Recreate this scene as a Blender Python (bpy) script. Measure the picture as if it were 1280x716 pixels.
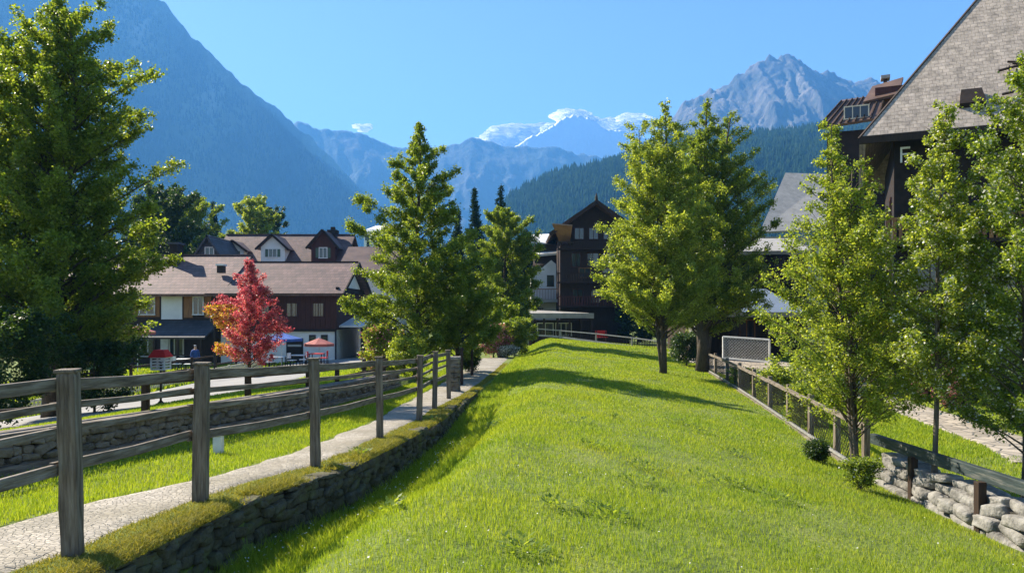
import bpy, math, random
import numpy as np
from mathutils import Vector, Matrix

# ------------------------------------------------------------------ scene, camera, sky, sun
for o in list(bpy.data.objects): bpy.data.objects.remove(o)
SC = bpy.context.scene
COL = SC.collection
cam_d = bpy.data.cameras.new('camera'); cam = bpy.data.objects.new('camera', cam_d); COL.objects.link(cam)
cam.location = (0, 0, 1.7); cam.rotation_euler = (math.pi/2, 0, 0)
cam_d.lens = 36*924/1280; cam_d.sensor_width = 36; cam_d.shift_y = 0.025
cam_d.clip_start = 0.05; cam_d.clip_end = 60000
SC.camera = cam

SUN_AZ, SUN_EL = math.radians(-58), math.radians(39)     # azimuth from +Y towards +X
S = Vector((math.sin(SUN_AZ)*math.cos(SUN_EL), math.cos(SUN_AZ)*math.cos(SUN_EL), math.sin(SUN_EL)))
world = bpy.data.worlds.new('World'); SC.world = world; world.use_nodes = True
wn = world.node_tree.nodes; wl = world.node_tree.links
sky = wn.new('ShaderNodeTexSky'); sky.sky_type = 'NISHITA'; sky.sun_disc = False
sky.sun_elevation = SUN_EL; sky.sun_rotation = SUN_AZ; sky.altitude = 1000; sky.air_density = 1.0; sky.dust_density = 0.25; sky.ozone_density = 3.0
bgn = wn['Background']; bgn.inputs[1].default_value = 0.066
wl.new(sky.outputs[0], bgn.inputs[0])
sun_d = bpy.data.lights.new('sun', 'SUN'); sun = bpy.data.objects.new('sun', sun_d); COL.objects.link(sun)
sun_d.energy = 5.0; sun_d.angle = math.radians(0.5); sun_d.color = (1.0, 0.90, 0.74)
sun.rotation_euler = S.to_track_quat('Z', 'Y').to_euler(); sun.location = (-30, 30, 60)
SC.view_settings.view_transform = 'Standard'; SC.view_settings.look = 'None'
SC.view_settings.exposure = 1.68; SC.view_settings.gamma = 1; SC.view_settings.use_curve_mapping = False
SC.cycles.max_bounces = 8; SC.cycles.transparent_max_bounces = 8; SC.cycles.volume_bounces = 1
SC.cycles.diffuse_bounces = 3; SC.cycles.transmission_bounces = 4; SC.cycles.use_denoising = True

FPX = 924.0
def P(px, py, y):
    return ((px-640)/FPX*y, y, 1.7+(390-py)/FPX*y)
def PX(px, y): return (px-640)/FPX*y
def PZ(py, y): return 1.7+(390-py)/FPX*y

# ------------------------------------------------------------------ noise
def _h(ix, iy, s):
    n = (ix.astype(np.int64)*374761393 + iy.astype(np.int64)*668265263 + s*1442695041) & 0xffffffff
    n = ((n ^ (n >> 13))*1274126177) & 0xffffffff
    n = (n ^ (n >> 16)) & 0xffffffff
    return n/4294967295.0
def vnoise(x, y, s=0):
    x = np.asarray(x, float); y = np.asarray(y, float)
    ix = np.floor(x); iy = np.floor(y); fx = x-ix; fy = y-iy
    fx = fx*fx*(3-2*fx); fy = fy*fy*(3-2*fy)
    a = _h(ix, iy, s); b = _h(ix+1, iy, s); c = _h(ix, iy+1, s); d = _h(ix+1, iy+1, s)
    return a+(b-a)*fx+(c-a)*fy+(a-b-c+d)*fx*fy
def fbm(x, y, s=0, o=5, r=0.5, ridge=False):
    t = 0; a = 1; n = 0
    for i in range(o):
        v = vnoise(x*2**i+17.3*i, y*2**i-9.1*i, s+i)
        if ridge: v = 1-abs(2*v-1)
        t = t+a*v; n += a; a *= r
    return t/n
def sstep(a, b, x):
    t = np.clip((np.asarray(x, float)-a)/(b-a), 0, 1); return t*t*(3-2*t)

# ------------------------------------------------------------------ materials
def new_mat(name):
    m = bpy.data.materials.new(name); m.use_nodes = True
    nt = m.node_tree; return m, nt, nt.nodes, nt.links
def ramp(n, cols):
    r = n.new('ShaderNodeValToRGB'); e = r.color_ramp.elements
    while len(e) < len(cols): e.new(0.5)
    for i, (p, c) in enumerate(cols): e[i].position = p; e[i].color = (*c, 1)
    return r
def tint(c, f): return tuple(min(1, v*f) for v in c)
def mat(name, c, c2=None, scale=3.0, rough=0.8, bump=0.3, bscale=None, stretch=(1, 1, 1), metal=0.0, dist=0.02, detail=6, spec=0.3, third=None):
    m, nt, n, l = new_mat(name); b = n['Principled BSDF']
    c2 = c2 or tint(c, 0.65)
    tc = n.new('ShaderNodeTexCoord'); mp = n.new('ShaderNodeMapping'); mp.inputs['Scale'].default_value = stretch
    l.new(tc.outputs['Object'], mp.inputs[0])
    oi = n.new('ShaderNodeObjectInfo'); ml = n.new('ShaderNodeMath'); ml.operation = 'MULTIPLY'; ml.inputs[1].default_value = 37; l.new(oi.outputs['Random'], ml.inputs[0]); l.new(ml.outputs[0], mp.inputs['Location'])
    nz = n.new('ShaderNodeTexNoise'); nz.inputs['Scale'].default_value = scale; nz.inputs['Detail'].default_value = detail; nz.inputs['Roughness'].default_value = .65
    l.new(mp.outputs[0], nz.inputs['Vector'])
    cols = [(0.32, c2), (0.68, c)]
    if third: cols = [(0.3, c2), (0.5, c), (0.72, third)]
    r = ramp(n, cols); l.new(nz.outputs['Fac'], r.inputs[0]); l.new(r.outputs[0], b.inputs['Base Color'])
    b.inputs['Roughness'].default_value = rough; b.inputs['Metallic'].default_value = metal
    b.inputs['Specular IOR Level'].default_value = spec
    if bump:
        nb = n.new('ShaderNodeTexNoise'); nb.inputs['Scale'].default_value = bscale or scale*4; nb.inputs['Detail'].default_value = 5
        l.new(mp.outputs[0], nb.inputs['Vector'])
        bp = n.new('ShaderNodeBump'); bp.inputs['Strength'].default_value = bump; bp.inputs['Distance'].default_value = dist
        l.new(nb.outputs['Fac'], bp.inputs['Height']); l.new(bp.outputs[0], b.inputs['Normal'])
    return m
def leaf_mat(name, ca, cb, cc, trans=0.5, rough=0.45, tr_tint=(1.5, 1.3, 0.45), spec=.4, patch=None):
    m, nt, n, l = new_mat(name); n.remove(n['Principled BSDF']); out = n['Material Output']
    g = n.new('ShaderNodeNewGeometry')
    r = ramp(n, [(0.0, ca), (0.5, cb), (1.0, cc)]); l.new(g.outputs['Random Per Island'], r.inputs[0])
    if patch:
        tc = n.new('ShaderNodeTexCoord'); nz = n.new('ShaderNodeTexNoise'); nz.inputs['Scale'].default_value = patch; nz.inputs['Detail'].default_value = 7; nz.inputs['Roughness'].default_value = .7
        l.new(tc.outputs['Object'], nz.inputs['Vector']); rp = ramp(n, [(0.30, (0.62, 0.78, 0.8)), (0.47, (0.95, 0.98, .95)), (0.62, (1.1, 1.05, 1.0)), (0.74, (1.35, 1.02, 1.1))]); l.new(nz.outputs['Fac'], rp.inputs[0])
        mm = n.new('ShaderNodeMixRGB'); mm.blend_type = 'MULTIPLY'; mm.inputs[0].default_value = 1; l.new(r.outputs[0], mm.inputs[1]); l.new(rp.outputs[0], mm.inputs[2]); r = mm
    d = n.new('ShaderNodeBsdfPrincipled'); d.inputs['Roughness'].default_value = rough; d.inputs['Specular IOR Level'].default_value = spec
    l.new(r.outputs[0], d.inputs['Base Color'])
    mul = n.new('ShaderNodeMixRGB'); mul.blend_type = 'MULTIPLY'; mul.inputs[0].default_value = 1; mul.inputs[2].default_value = (*tr_tint, 1)
    l.new(r.outputs[0], mul.inputs[1])
    t = n.new('ShaderNodeBsdfTranslucent'); l.new(mul.outputs[0], t.inputs[0])
    mx = n.new('ShaderNodeMixShader'); mx.inputs[0].default_value = trans
    l.new(d.outputs[0], mx.inputs[1]); l.new(t.outputs[0], mx.inputs[2]); l.new(mx.outputs[0], out.inputs[0])
    return m
def tile_mat(name, c1, c2, w=0.32, h=0.22, mortar=(0.03, 0.02, 0.02), axis='x', bump=0.6, rough=0.75, grit=False):
    m, nt, n, l = new_mat(name); b = n['Principled BSDF']
    tc = n.new('ShaderNodeTexCoord'); sep = n.new('ShaderNodeSeparateXYZ'); l.new(tc.outputs['Object'], sep.inputs[0])
    cmb = n.new('ShaderNodeCombineXYZ')
    l.new(sep.outputs['X' if axis == 'x' else 'Y'], cmb.inputs[0])
    l.new(sep.outputs['Z'], cmb.inputs[1])
    br = n.new('ShaderNodeTexBrick'); br.inputs['Scale'].default_value = 1
    br.inputs['Brick Width'].default_value = w; br.inputs['Row Height'].default_value = h
    br.inputs['Mortar Size'].default_value = 0.012; br.inputs['Mortar Smooth'].default_value = .4
    br.inputs['Color1'].default_value = (*c1, 1); br.inputs['Color2'].default_value = (*c2, 1); br.inputs['Mortar'].default_value = (*mortar, 1)
    l.new(cmb.outputs[0], br.inputs['Vector'])
    nz = n.new('ShaderNodeTexNoise'); nz.inputs['Scale'].default_value = 0.9; nz.inputs['Detail'].default_value = 8
    l.new(tc.outputs['Object'], nz.inputs['Vector'])
    if grit: nz.inputs['Scale'].default_value = 2.6; nz.inputs['Detail'].default_value = 14; nz.inputs['Roughness'].default_value = .78
    r = ramp(n, [(0.36, (0.5, 0.5, 0.5)), (0.6, (1.2, 1.17, 1.15))] if grit else [(0.3, (0.6, 0.6, 0.6)), (0.7, (1.15, 1.1, 1.1))]); l.new(nz.outputs['Fac'], r.inputs[0])
    mul = n.new('ShaderNodeMixRGB'); mul.blend_type = 'MULTIPLY'; mul.inputs[0].default_value = 1
    l.new(br.outputs['Color'], mul.inputs[1]); l.new(r.outputs[0], mul.inputs[2]); l.new(mul.outputs[0], b.inputs['Base Color'])
    b.inputs['Roughness'].default_value = rough
    bp = n.new('ShaderNodeBump'); bp.inputs['Strength'].default_value = bump; bp.inputs['Distance'].default_value = 0.03; bp.invert = True
    l.new(br.outputs['Fac'], bp.inputs['Height']); l.new(bp.outputs[0], b.inputs['Normal'])
    return m
def cobble_mat(name, c, c2, scale=6, gap=(0.10, 0.095, 0.08), bump=0.8):
    m, nt, n, l = new_mat(name); b = n['Principled BSDF']
    tc = n.new('ShaderNodeTexCoord')
    nz0 = n.new('ShaderNodeTexNoise'); nz0.inputs['Scale'].default_value = 1.2; nz0.inputs['Detail'].default_value = 8
    l.new(tc.outputs['Object'], nz0.inputs['Vector'])
    v = n.new('ShaderNodeTexVoronoi'); v.feature = 'DISTANCE_TO_EDGE'; v.inputs['Scale'].default_value = scale
    v2 = n.new('ShaderNodeTexVoronoi'); v2.inputs['Scale'].default_value = scale
    l.new(tc.outputs['Object'], v.inputs['Vector']); l.new(tc.outputs['Object'], v2.inputs['Vector'])
    r0 = ramp(n, [(0.3, c2), (0.7, c)]); l.new(nz0.outputs['Fac'], r0.inputs[0])
    sep = n.new('ShaderNodeSeparateColor'); l.new(v2.outputs['Color'], sep.inputs[0])
    rv = ramp(n, [(0.0, (0.75, 0.75, 0.75)), (1.0, (1.15, 1.15, 1.15))]); l.new(sep.outputs[0], rv.inputs[0])
    mul = n.new('ShaderNodeMixRGB'); mul.blend_type = 'MULTIPLY'; mul.inputs[0].default_value = 1
    l.new(r0.outputs[0], mul.inputs[1]); l.new(rv.outputs[0], mul.inputs[2])
    rg = ramp(n, [(0.0, (0, 0, 0)), (0.09, (1, 1, 1))]); l.new(v.outputs['Distance'], rg.inputs[0])
    mx = n.new('ShaderNodeMixRGB'); l.new(rg.outputs[0], mx.inputs[0]); mx.inputs[1].default_value = (*gap, 1); l.new(mul.outputs[0], mx.inputs[2])
    l.new(mx.outputs[0], b.inputs['Base Color']); b.inputs['Roughness'].default_value = 0.85
    nb = n.new('ShaderNodeTexNoise'); nb.inputs['Scale'].default_value = 30; l.new(tc.outputs['Object'], nb.inputs['Vector'])
    ad = n.new('ShaderNodeMath'); ad.operation = 'MULTIPLY_ADD'; l.new(nb.outputs['Fac'], ad.inputs[0]); ad.inputs[1].default_value = 0.5; l.new(rg.outputs[0], ad.inputs[2])
    bp = n.new('ShaderNodeBump'); bp.inputs['Strength'].default_value = bump; bp.inputs['Distance'].default_value = 0.02
    l.new(ad.outputs[0], bp.inputs['Height']); l.new(bp.outputs[0], b.inputs['Normal'])
    return m

M = {}
M['soil'] = mat('soil_and_turf', (0.13, 0.17, 0.03), (0.07, 0.10, 0.02), 1.3, 0.95, 0.8, 14, dist=0.05, third=(0.18, 0.20, 0.05))
M['path'] = cobble_mat('worn_path_stone', (0.42, 0.375, 0.31), (0.24, 0.21, 0.15), 21, gap=(0.26, 0.235, 0.18), bump=.7)
M['road'] = mat('pale_asphalt', (0.30, 0.29, 0.27), (0.20, 0.195, 0.19), 1.0, 0.9, 0.3, 40, dist=0.01)
M['paving'] = cobble_mat('beige_paving', (0.42, 0.36, 0.28), (0.3, 0.26, 0.21), 3.0)
M['wood_grey'] = mat('weathered_wood', (0.17, 0.135, 0.10), (0.045, 0.035, 0.027), 4, 0.85, 1.0, 10, stretch=(7, 7, 0.55), dist=0.015, third=(0.29, 0.25, 0.20))
M['wood_rail'] = mat('weathered_rail_wood', (0.16, 0.13, 0.10), (0.05, 0.04, 0.03), 4, 0.85, 0.8, 10, stretch=(1.5, 0.7, 8), dist=0.01, third=(0.30, 0.27, 0.23))
M['wood_dark'] = mat('dark_stained_timber', (0.050, 0.028, 0.017), (0.018, 0.011, 0.007), 3, 0.75, 0.4, 14, stretch=(6, 6, 0.7))
M['wood_red'] = mat('red_brown_boarding', (0.085, 0.028, 0.02), (0.04, 0.014, 0.011), 3, 0.75, 0.5, 9, stretch=(6, 6, 0.4))
M['wood_warm'] = mat('honey_timber', (0.32, 0.15, 0.05), (0.16, 0.07, 0.025), 2, 0.6, 0.3, 9, stretch=(4, 4, 0.5))
M['wood_black'] = mat('black_timber', (0.030, 0.019, 0.013), (0.012, 0.008, 0.006), 3, 0.8, 0.3, 9)
M['plaster'] = mat('white_plaster', (0.80, 0.79, 0.76), (0.66, 0.65, 0.62), 1.1, 0.9, 0.15, 25)
M['plaster_grey'] = mat('grey_plaster', (0.45, 0.43, 0.40), (0.34, 0.32, 0.30), 1.1, 0.9, 0.15, 25)
M['tile'] = tile_mat('pinkish_roof_tile', (0.205, 0.125, 0.108), (0.135, 0.082, 0.072))
M['tile_b'] = tile_mat('brownish_roof_tile', (0.165, 0.098, 0.085), (0.105, 0.062, 0.055))
M['shingle'] = tile_mat('dark_slate_shingle', (0.07, 0.075, 0.085), (0.045, 0.05, 0.06), 0.3, 0.16)
M['roof_big'] = tile_mat('weathered_wooden_shingle', (0.44, 0.375, 0.315), (0.34, 0.29, 0.245), .26, .17, mortar=(.26, .225, .19), bump=.7, rough=.95, grit=True)
M['roof_grey'] = mat('pale_grey_roof', (0.36, 0.34, 0.31), (0.24, 0.23, 0.21), 1.5, 0.8, 0.4, 8)
M['roof_white'] = mat('white_coated_roof', (0.78, 0.77, 0.76), (0.6, 0.58, 0.56), 0.8, 0.6, 0.2, 6)
M['roof_blue'] = mat('blue_grey_metal_roof', (0.20, 0.235, 0.28), (0.16, 0.19, 0.23), 0.6, 0.5, 0.1, 8, metal=0.3)
M['roof_brown'] = mat('bronze_metal_roof', (0.15, 0.095, 0.07), (0.08, 0.05, 0.04), 1, 0.55, 0.3, 8)
M['copper'] = mat('copper_canopy', (0.42, 0.25, 0.12), (0.28, 0.15, 0.07), 1, 0.5, 0.2, 8, metal=0.2)
M['stone'] = mat('wall_stone', (0.17, 0.145, 0.11), (0.055, 0.05, 0.036), 3.5, 0.95, 1.0, 22, dist=0.03, detail=9, third=(0.27, 0.235, 0.18))
M['stone_pale'] = mat('pale_boulder_stone', (0.21, 0.20, 0.18), (0.065, 0.062, 0.055), 5, 0.95, 1.0, 18, dist=0.03, detail=10, third=(0.33, 0.315, 0.285))
M['stone_mossy_shaded'] = mat('mossy_shaded_wall_stone', (0.10, 0.09, 0.06), (0.035, 0.035, 0.02), 4.5, 0.95, 1.0, 22, dist=0.03, detail=9, third=(0.12, 0.13, 0.04))  # moss tint, plus darkening that stands in for shade in the ditch
M['core'] = mat('wall_core_earth', (0.05, 0.045, 0.035), None, 5, 1, 0.5)
M['beam'] = mat('painted_dark_beam', (0.035, 0.05, 0.05), (0.02, 0.028, 0.028), 3, 0.6, 0.4, 12, stretch=(5, 0.6, 5), third=(0.16, 0.15, 0.13))
M['iron'] = mat('dark_iron', (0.035, 0.033, 0.03), None, 6, 0.6, 0.2, metal=0.4)
M['rail_grey'] = mat('galvanised_rail', (0.38, 0.37, 0.35), None, 6, 0.5, 0.2, metal=0.3)
M['white_paint'] = mat('white_paint', (0.78, 0.78, 0.76), (0.6, 0.6, 0.58), 5, 0.6, 0.1)
M['cream'] = mat('cream_paint', (0.72, 0.66, 0.50), (0.5, 0.45, 0.33), 5, 0.6, 0.1)
M['red'] = mat('red_canvas', (0.60, 0.03, 0.025), (0.42, 0.02, 0.02), 2, 0.8, 0.2)
M['red_pale'] = mat('faded_red_canvas', (0.40, 0.14, 0.12), (0.30, 0.09, 0.08), 2, 0.8, 0.2)
M['blue'] = mat('blue_canvas', (0.05, 0.13, 0.42), (0.035, 0.09, 0.3), 2, 0.8, 0.2)
M['jacket'] = mat('blue_jacket', (0.035, 0.09, 0.30), (0.02, 0.05, 0.18), 4, 0.8, 0.3)
M['trousers'] = mat('dark_trousers', (0.03, 0.03, 0.045), None, 4, 0.8, 0.3)
M['skin'] = mat('skin', (0.55, 0.33, 0.24), (0.5, 0.29, 0.2), 4, 0.55, 0.0)
M['cap'] = mat('pale_grey_cap', (0.45, 0.47, 0.5), None, 4, 0.8, 0.1)
M['bark'] = mat('grey_brown_bark', (0.11, 0.088, 0.065), (0.04, 0.032, 0.025), 8, 0.95, 1.0, 22, stretch=(3, 3, 0.7), dist=0.02)
M['bark_pale'] = mat('pale_young_bark', (0.16, 0.13, 0.10), (0.06, 0.05, 0.04), 8, 0.9, 0.7, 22, stretch=(3, 3, 0.7), dist=0.01)
m, nt, n, l = new_mat('window_glass'); b = n['Principled BSDF']; b.inputs['Base Color'].default_value = (0.02, 0.028, 0.035, 1); b.inputs['Roughness'].default_value = 0.06; b.inputs['Specular IOR Level'].default_value = 0.8; M['glass'] = m
M['leaf_lime'] = leaf_mat('lime_birch_leaves', (0.13, 0.20, 0.025), (0.24, 0.33, 0.05), (0.38, 0.46, 0.12), 0.62, .4)
M['leaf_green'] = leaf_mat('green_tree_leaves', (0.09, 0.155, 0.02), (0.17, 0.255, 0.035), (0.28, 0.36, 0.07), 0.60, .4)
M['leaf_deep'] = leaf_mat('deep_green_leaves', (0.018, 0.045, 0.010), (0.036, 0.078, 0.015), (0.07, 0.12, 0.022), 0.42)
M['leaf_maple'] = leaf_mat('red_maple_leaves', (0.22, 0.02, 0.035), (0.56, 0.12, 0.17), (0.66, 0.34, 0.26), 0.5, tr_tint=(1.3, 0.8, 0.8))
M['leaf_gold'] = leaf_mat('yellow_maple_leaves', (0.55, 0.42, 0.04), (0.6, 0.45, 0.07), (0.55, 0.26, 0.05), 0.5, tr_tint=(1.2, 1.1, 0.4))
M['needle'] = leaf_mat('spruce_needles', (0.010, 0.032, 0.014), (0.02, 0.05, 0.02), (0.036, 0.07, 0.026), 0.2, 0.8, spec=.1)
M['forest'] = leaf_mat('far_conifers', (0.007, 0.019, 0.008), (0.012, 0.028, 0.011), (0.024, 0.044, 0.016), 0.0, 1.0, spec=0)
M['grass'] = leaf_mat('meadow_grass_blades', (0.18, 0.26, 0.02), (0.28, 0.385, 0.035), (0.44, 0.50, 0.085), 0.5, 0.6, (1.25, 1.15, 0.4), spec=.2, patch=.55)
M['grass_moss'] = leaf_mat('mossy_verge_blades', (0.14, 0.16, 0.025), (0.24, 0.25, 0.05), (0.36, 0.33, 0.11), 0.4, 0.7, spec=.1)
M['petal_pink'] = leaf_mat('pink_petals', (0.55, 0.10, 0.16), (0.65, 0.22, 0.25), (0.70, 0.42, 0.40), 0.35, tr_tint=(1.1, .9, .9))
M['petal_glint_white'] = leaf_mat('white_petals_glints', (0.6, 0.6, 0.5), (0.7, 0.7, 0.66), (0.75, 0.72, 0.6), 0.3, tr_tint=(1, 1, 1))  # flower petals; also used for painted leaf glints on the right-hand birches

# ------------------------------------------------------------------ mesh helpers
def tag(o, label=None, cat=None, group=None, kind=None):
    if label: o['label'] = label
    if cat: o['category'] = cat
    if group: o['group'] = group
    if kind: o['kind'] = kind
    return o
def np_mesh(name, V, F, m, smooth=False):
    V = np.asarray(V, np.float32); F = np.asarray(F, np.int32)
    me = bpy.data.meshes.new(name); me.vertices.add(len(V)); me.vertices.foreach_set('co', V.ravel())
    k = F.shape[1]; me.loops.add(F.size); me.polygons.add(len(F))
    me.loops.foreach_set('vertex_index', F.ravel()); me.polygons.foreach_set('loop_start', np.arange(0, F.size, k, dtype=np.int32))
    try: me.polygons.foreach_set('loop_total', np.full(len(F), k, np.int32))
    except Exception: pass
    if smooth: me.polygons.foreach_set('use_smooth', np.ones(len(F), bool))
    me.materials.append(m); me.update(calc_edges=True); return me
def link(name, me, parent=None):
    o = bpy.data.objects.new(name, me); COL.objects.link(o)
    if parent is not None: o.parent = parent
    return o
def root(name, loc, label, cat, group=None, rz=0.0):
    o = bpy.data.objects.new(name, None); COL.objects.link(o); o.location = loc; o.rotation_euler = (0, 0, rz); o.empty_display_size = .2
    return tag(o, label, cat, group)
class MB:
    def __init__(s): s.v = []; s.f = []
    def add(s, vs, fs):
        k = len(s.v); s.v += [tuple(v) for v in vs]; s.f += [tuple(i+k for i in f) for f in fs]; return s
    def box(s, x0, x1, y0, y1, z0, z1):
        return s.add([(x0, y0, z0), (x1, y0, z0), (x1, y1, z0), (x0, y1, z0), (x0, y0, z1), (x1, y0, z1), (x1, y1, z1), (x0, y1, z1)],
                     [(0, 3, 2, 1), (4, 5, 6, 7), (0, 1, 5, 4), (1, 2, 6, 5), (2, 3, 7, 6), (3, 0, 4, 7)])
    def bar(s, a, b, w, h, up=(0, 0, 1)):
        a = Vector(a); b = Vector(b); d = (b-a).normalized(); u = Vector(up)
        if abs(d.dot(u)) > .99: u = Vector((0, 1, 0))
        r = d.cross(u).normalized()*w/2; u2 = r.cross(d).normalized()*h/2
        vs = [a-r-u2, a+r-u2, a+r+u2, a-r+u2, b-r-u2, b+r-u2, b+r+u2, b-r+u2]
        return s.add(vs, [(0, 3, 2, 1), (4, 5, 6, 7), (0, 1, 5, 4), (1, 2, 6, 5), (2, 3, 7, 6), (3, 0, 4, 7)])
    def slab(s, q, t):
        """thick plate: q = 4 corners, t thickness along the negative normal"""
        q = [Vector(v) for v in q]; nn = (q[1]-q[0]).cross(q[2]-q[0]).normalized()
        lo = [v-nn*t for v in q]; k = len(q)
        fs = [tuple(range(k)), tuple(range(2*k-1, k-1, -1))]+[(i, i+k, (i+1) % k+k, (i+1) % k) for i in range(k)]
        return s.add(q+lo, fs)
    def tube(s, pts, rad, n=8):
        pts = [Vector(p) for p in pts]; rings = []
        for i, p in enumerate(pts):
            d = (pts[min(i+1, len(pts)-1)]-pts[max(i-1, 0)]).normalized()
            u = Vector((1, 0, 0)) if abs(d.x) < .9 else Vector((0, 1, 0))
            a = d.cross(u).normalized(); b = d.cross(a)
            r = rad[i] if hasattr(rad, '__len__') else rad
            rings.append([p+(a*math.cos(2*math.pi*k/n)+b*math.sin(2*math.pi*k/n))*r for k in range(n)])
        vs = [v for r in rings for v in r]
        fs = [(i*n+k, i*n+(k+1) % n, (i+1)*n+(k+1) % n, (i+1)*n+k) for i in range(len(pts)-1) for k in range(n)]
        fs += [tuple(range(n-1, -1, -1)), tuple((len(pts)-1)*n+k for k in range(n))]
        return s.add(vs, fs)
    def build(s, name, m, parent=None, smooth=False, label=None, off=None):
        vs = s.v
        if off is not None: vs = [(v[0]-off[0], v[1]-off[1], v[2]-off[2]) for v in vs]
        me = bpy.data.meshes.new(name); me.from_pydata(vs, [], s.f); me.materials.append(m)
        if smooth:
            me.polygons.foreach_set('use_smooth', [True]*len(me.polygons))
        me.update(); o = link(name, me, parent)
        if label: o['label'] = label
        return o
def bevel(o, w, seg=2):
    b = o.modifiers.new('bevel', 'BEVEL'); b.width = w; b.segments = seg; b.limit_method = 'ANGLE'
    return o

# ------------------------------------------------------------------ terrain functions
ip = np.interp
_Fy = [0, 2, 5.1, 6.8, 8.7, 11.4, 14.4, 16.5, 20, 24, 30, 37, 45, 60, 400]
_Fx = [-3.6, -3.4, -3.03, -2.87, -2.31, -2.04, -1.81, -1.73, -1.50, -1.22, -.80, -.35, -.2, 0, 0]
def Fx(y): return ip(y, _Fy, _Fx)
def Wx(y): return ip(y, [0, 2, 5, 7.6, 8.3, 14.2, 18.6, 25, 40, 60, 400], [-7.2, -6.7, -5.9, -5.26, -4.95, -3.76, -3.3, -2.95, -2.6, -2.2, -2.2])
def Rx(y): return ip(y, [0, 5, 7, 9, 12, 13.8, 17.2, 23.5, 28.4, 36, 48, 400], [6.0, 6.0, 5.95, 5.95, 6.05, 6.3, 6.8, 7.75, 8.45, 9.4, 10.5, 10.5])
def zP(y): return ip(y, [0, 5.1, 6.8, 8.7, 11.4, 14.4, 16.5, 24, 36, 60, 100], [.1, .03, -.03, -.11, -.25, -.40, -.46, -.62, -.66, -1.3, -2.0])
def zB(y): return ip(y, [0, 5, 7.6, 8.3, 11, 14.2, 18.6, 21, 26, 36], [.1, .04, .0, -.01, -.10, -.20, -.35, -.43, -.64, -.66])
def zC(y): return ip(y, [0, 5, 10, 16, 25, 36, 43, 48, 55, 70, 110], [0.02, 0, -.06, -.2, -.3, -.16, -.12, -.07, -.08, -.7, -1.9])
def zR(y): return ip(y, [0, 5, 12, 40, 48, 60, 110], [-1.0, -1.08, -1.15, -1.1, -.75, -1.1, -2.0])
def e1(y): return 1-sstep(20, 26, y)
def e2(y): return ip(y, [0, 10, 14, 18, 24, 28], [1, .95, .8, .5, .15, 0])
def G(x, y):
    x, y = np.broadcast_arrays(np.asarray(x, float), np.asarray(y, float))
    F_, W_, R_, p, c, r = Fx(y), Wx(y), Rx(y), zP(y), zC(y), zR(y)
    t = W_-.15-x
    bb_ = np.where(y < 36, zB(y), p)
    left = bb_+.38*e1(y)+(-2.05-bb_-.38*e1(y))*ip(t, [0, .5, 3.5, 7.4, 15, 22, 30], [0, 0.02, .2, .5, .95, 1, 1])
    PL = Fx(y)-.85; mid = p+(bb_-p)*sstep(0, 1, (PL-x)/np.maximum(PL-W_, .1))+0.03*(vnoise(x*1.5, y*1.5, 3)-.5)
    RW = F_+.38
    s = np.clip((x+.5)/(R_+.5), 0, 1)**1.2
    mead = c+(r-c)*s+.10*(fbm(x*.35, y*.35, 5, 3)-.5)
    d0 = p-.52*e2(y)
    k = sstep(0.34, 0.34+1.3+.02*y, x-RW)
    mead = d0+(mead-d0)*k
    z = np.where(x < W_-.15, left, np.where(x < RW, mid, mead))
    z = np.where(x > R_, r+.08*(fbm(x*.3, y*.3, 9, 3)-.5)*sstep(0, 1.5, x-R_), z)
    far = sstep(60, 110, y)
    z = z*(1-far)+(-2.1)*far
    fx = sstep(18, 40, np.abs(x)); z = z*(1-fx)+(-2.1)*fx
    return z
def g1(x, y): return float(G(x, y))

def axis(lo, flo, fhi, hi, step, gr=1.13):
    a = list(np.arange(flo, fhi+1e-6, step)); s = step; v = fhi
    while v < hi: s *= gr; v += s; a.append(min(v, hi))
    s = step; v = flo; pre = []
    while v > lo: s *= gr; v -= s; pre.append(max(v, lo))
    return np.array(pre[::-1]+a)
X0, X1, Y0, Y1 = -3600, 3600, -300, 4850
ax = axis(X0, -8, 10, X1, 0.1); ay = axis(Y0, 2.5, 26, Y1, 0.12)
gx, gy = np.meshgrid(ax, ay)
gz = G(gx, gy)
def grid_faces(ny, nx):
    i = np.arange(ny-1)[:, None]*nx+np.arange(nx-1)[None]
    return np.stack([i, i+1, i+nx+1, i+nx], -1).reshape(-1, 4)
ground = link('ground', np_mesh('ground', np.stack([gx, gy, gz], -1).reshape(-1, 3), grid_faces(*gx.shape), M['soil'], True)); tag(ground, kind='structure')

def ribbon(name, ys, xl, xr, m, lift, nx=9, ragged=0.0):
    ys = np.asarray(ys); a = xl(ys); b = xr(ys)
    if ragged:
        a = a+ragged*(fbm(ys*2.2, ys*0, 31, 4)-.5)*2; b = b+ragged*(fbm(ys*2.2, ys*0, 57, 4)-.5)*2
    u = np.linspace(0, 1, nx)[None]; x = a[:, None]*(1-u)+b[:, None]*u; y = np.repeat(ys[:, None], nx, 1)
    z = G(x, y)+lift
    z[:, 0] -= lift+.02; z[:, -1] -= lift+.02
    o = link(name, np_mesh(name, np.stack([x, y, z], -1).reshape(-1, 3), grid_faces(*x.shape), m, True)); tag(o, kind='structure'); return o
def pathL(y): return Fx(y)-ip(y, [5, 7.5, 9, 24, 30], [1.25, .8, .75, 1.1, 1.35])
def pathR(y): return Fx(y)+ip(y, [5, 7, 16, 20], [-.05, -.02, 0, .2])
ribbon('path', np.arange(1.5, 39, .15), pathL, pathR, M['path'], .022, 9, .10)
def roadL(y): return Wx(y)-12.8-.0*y
def roadR(y): return Wx(y)-6.7
ribbon('road', np.arange(3, 80, .5), roadL, roadR, M['road'], .05, 24)
def p2c(y): return ip(y, [14, 15.5, 19, 24, 30, 45], [10.2, 10.7, 11.2, 12.0, 12.3, 12.4])
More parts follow.
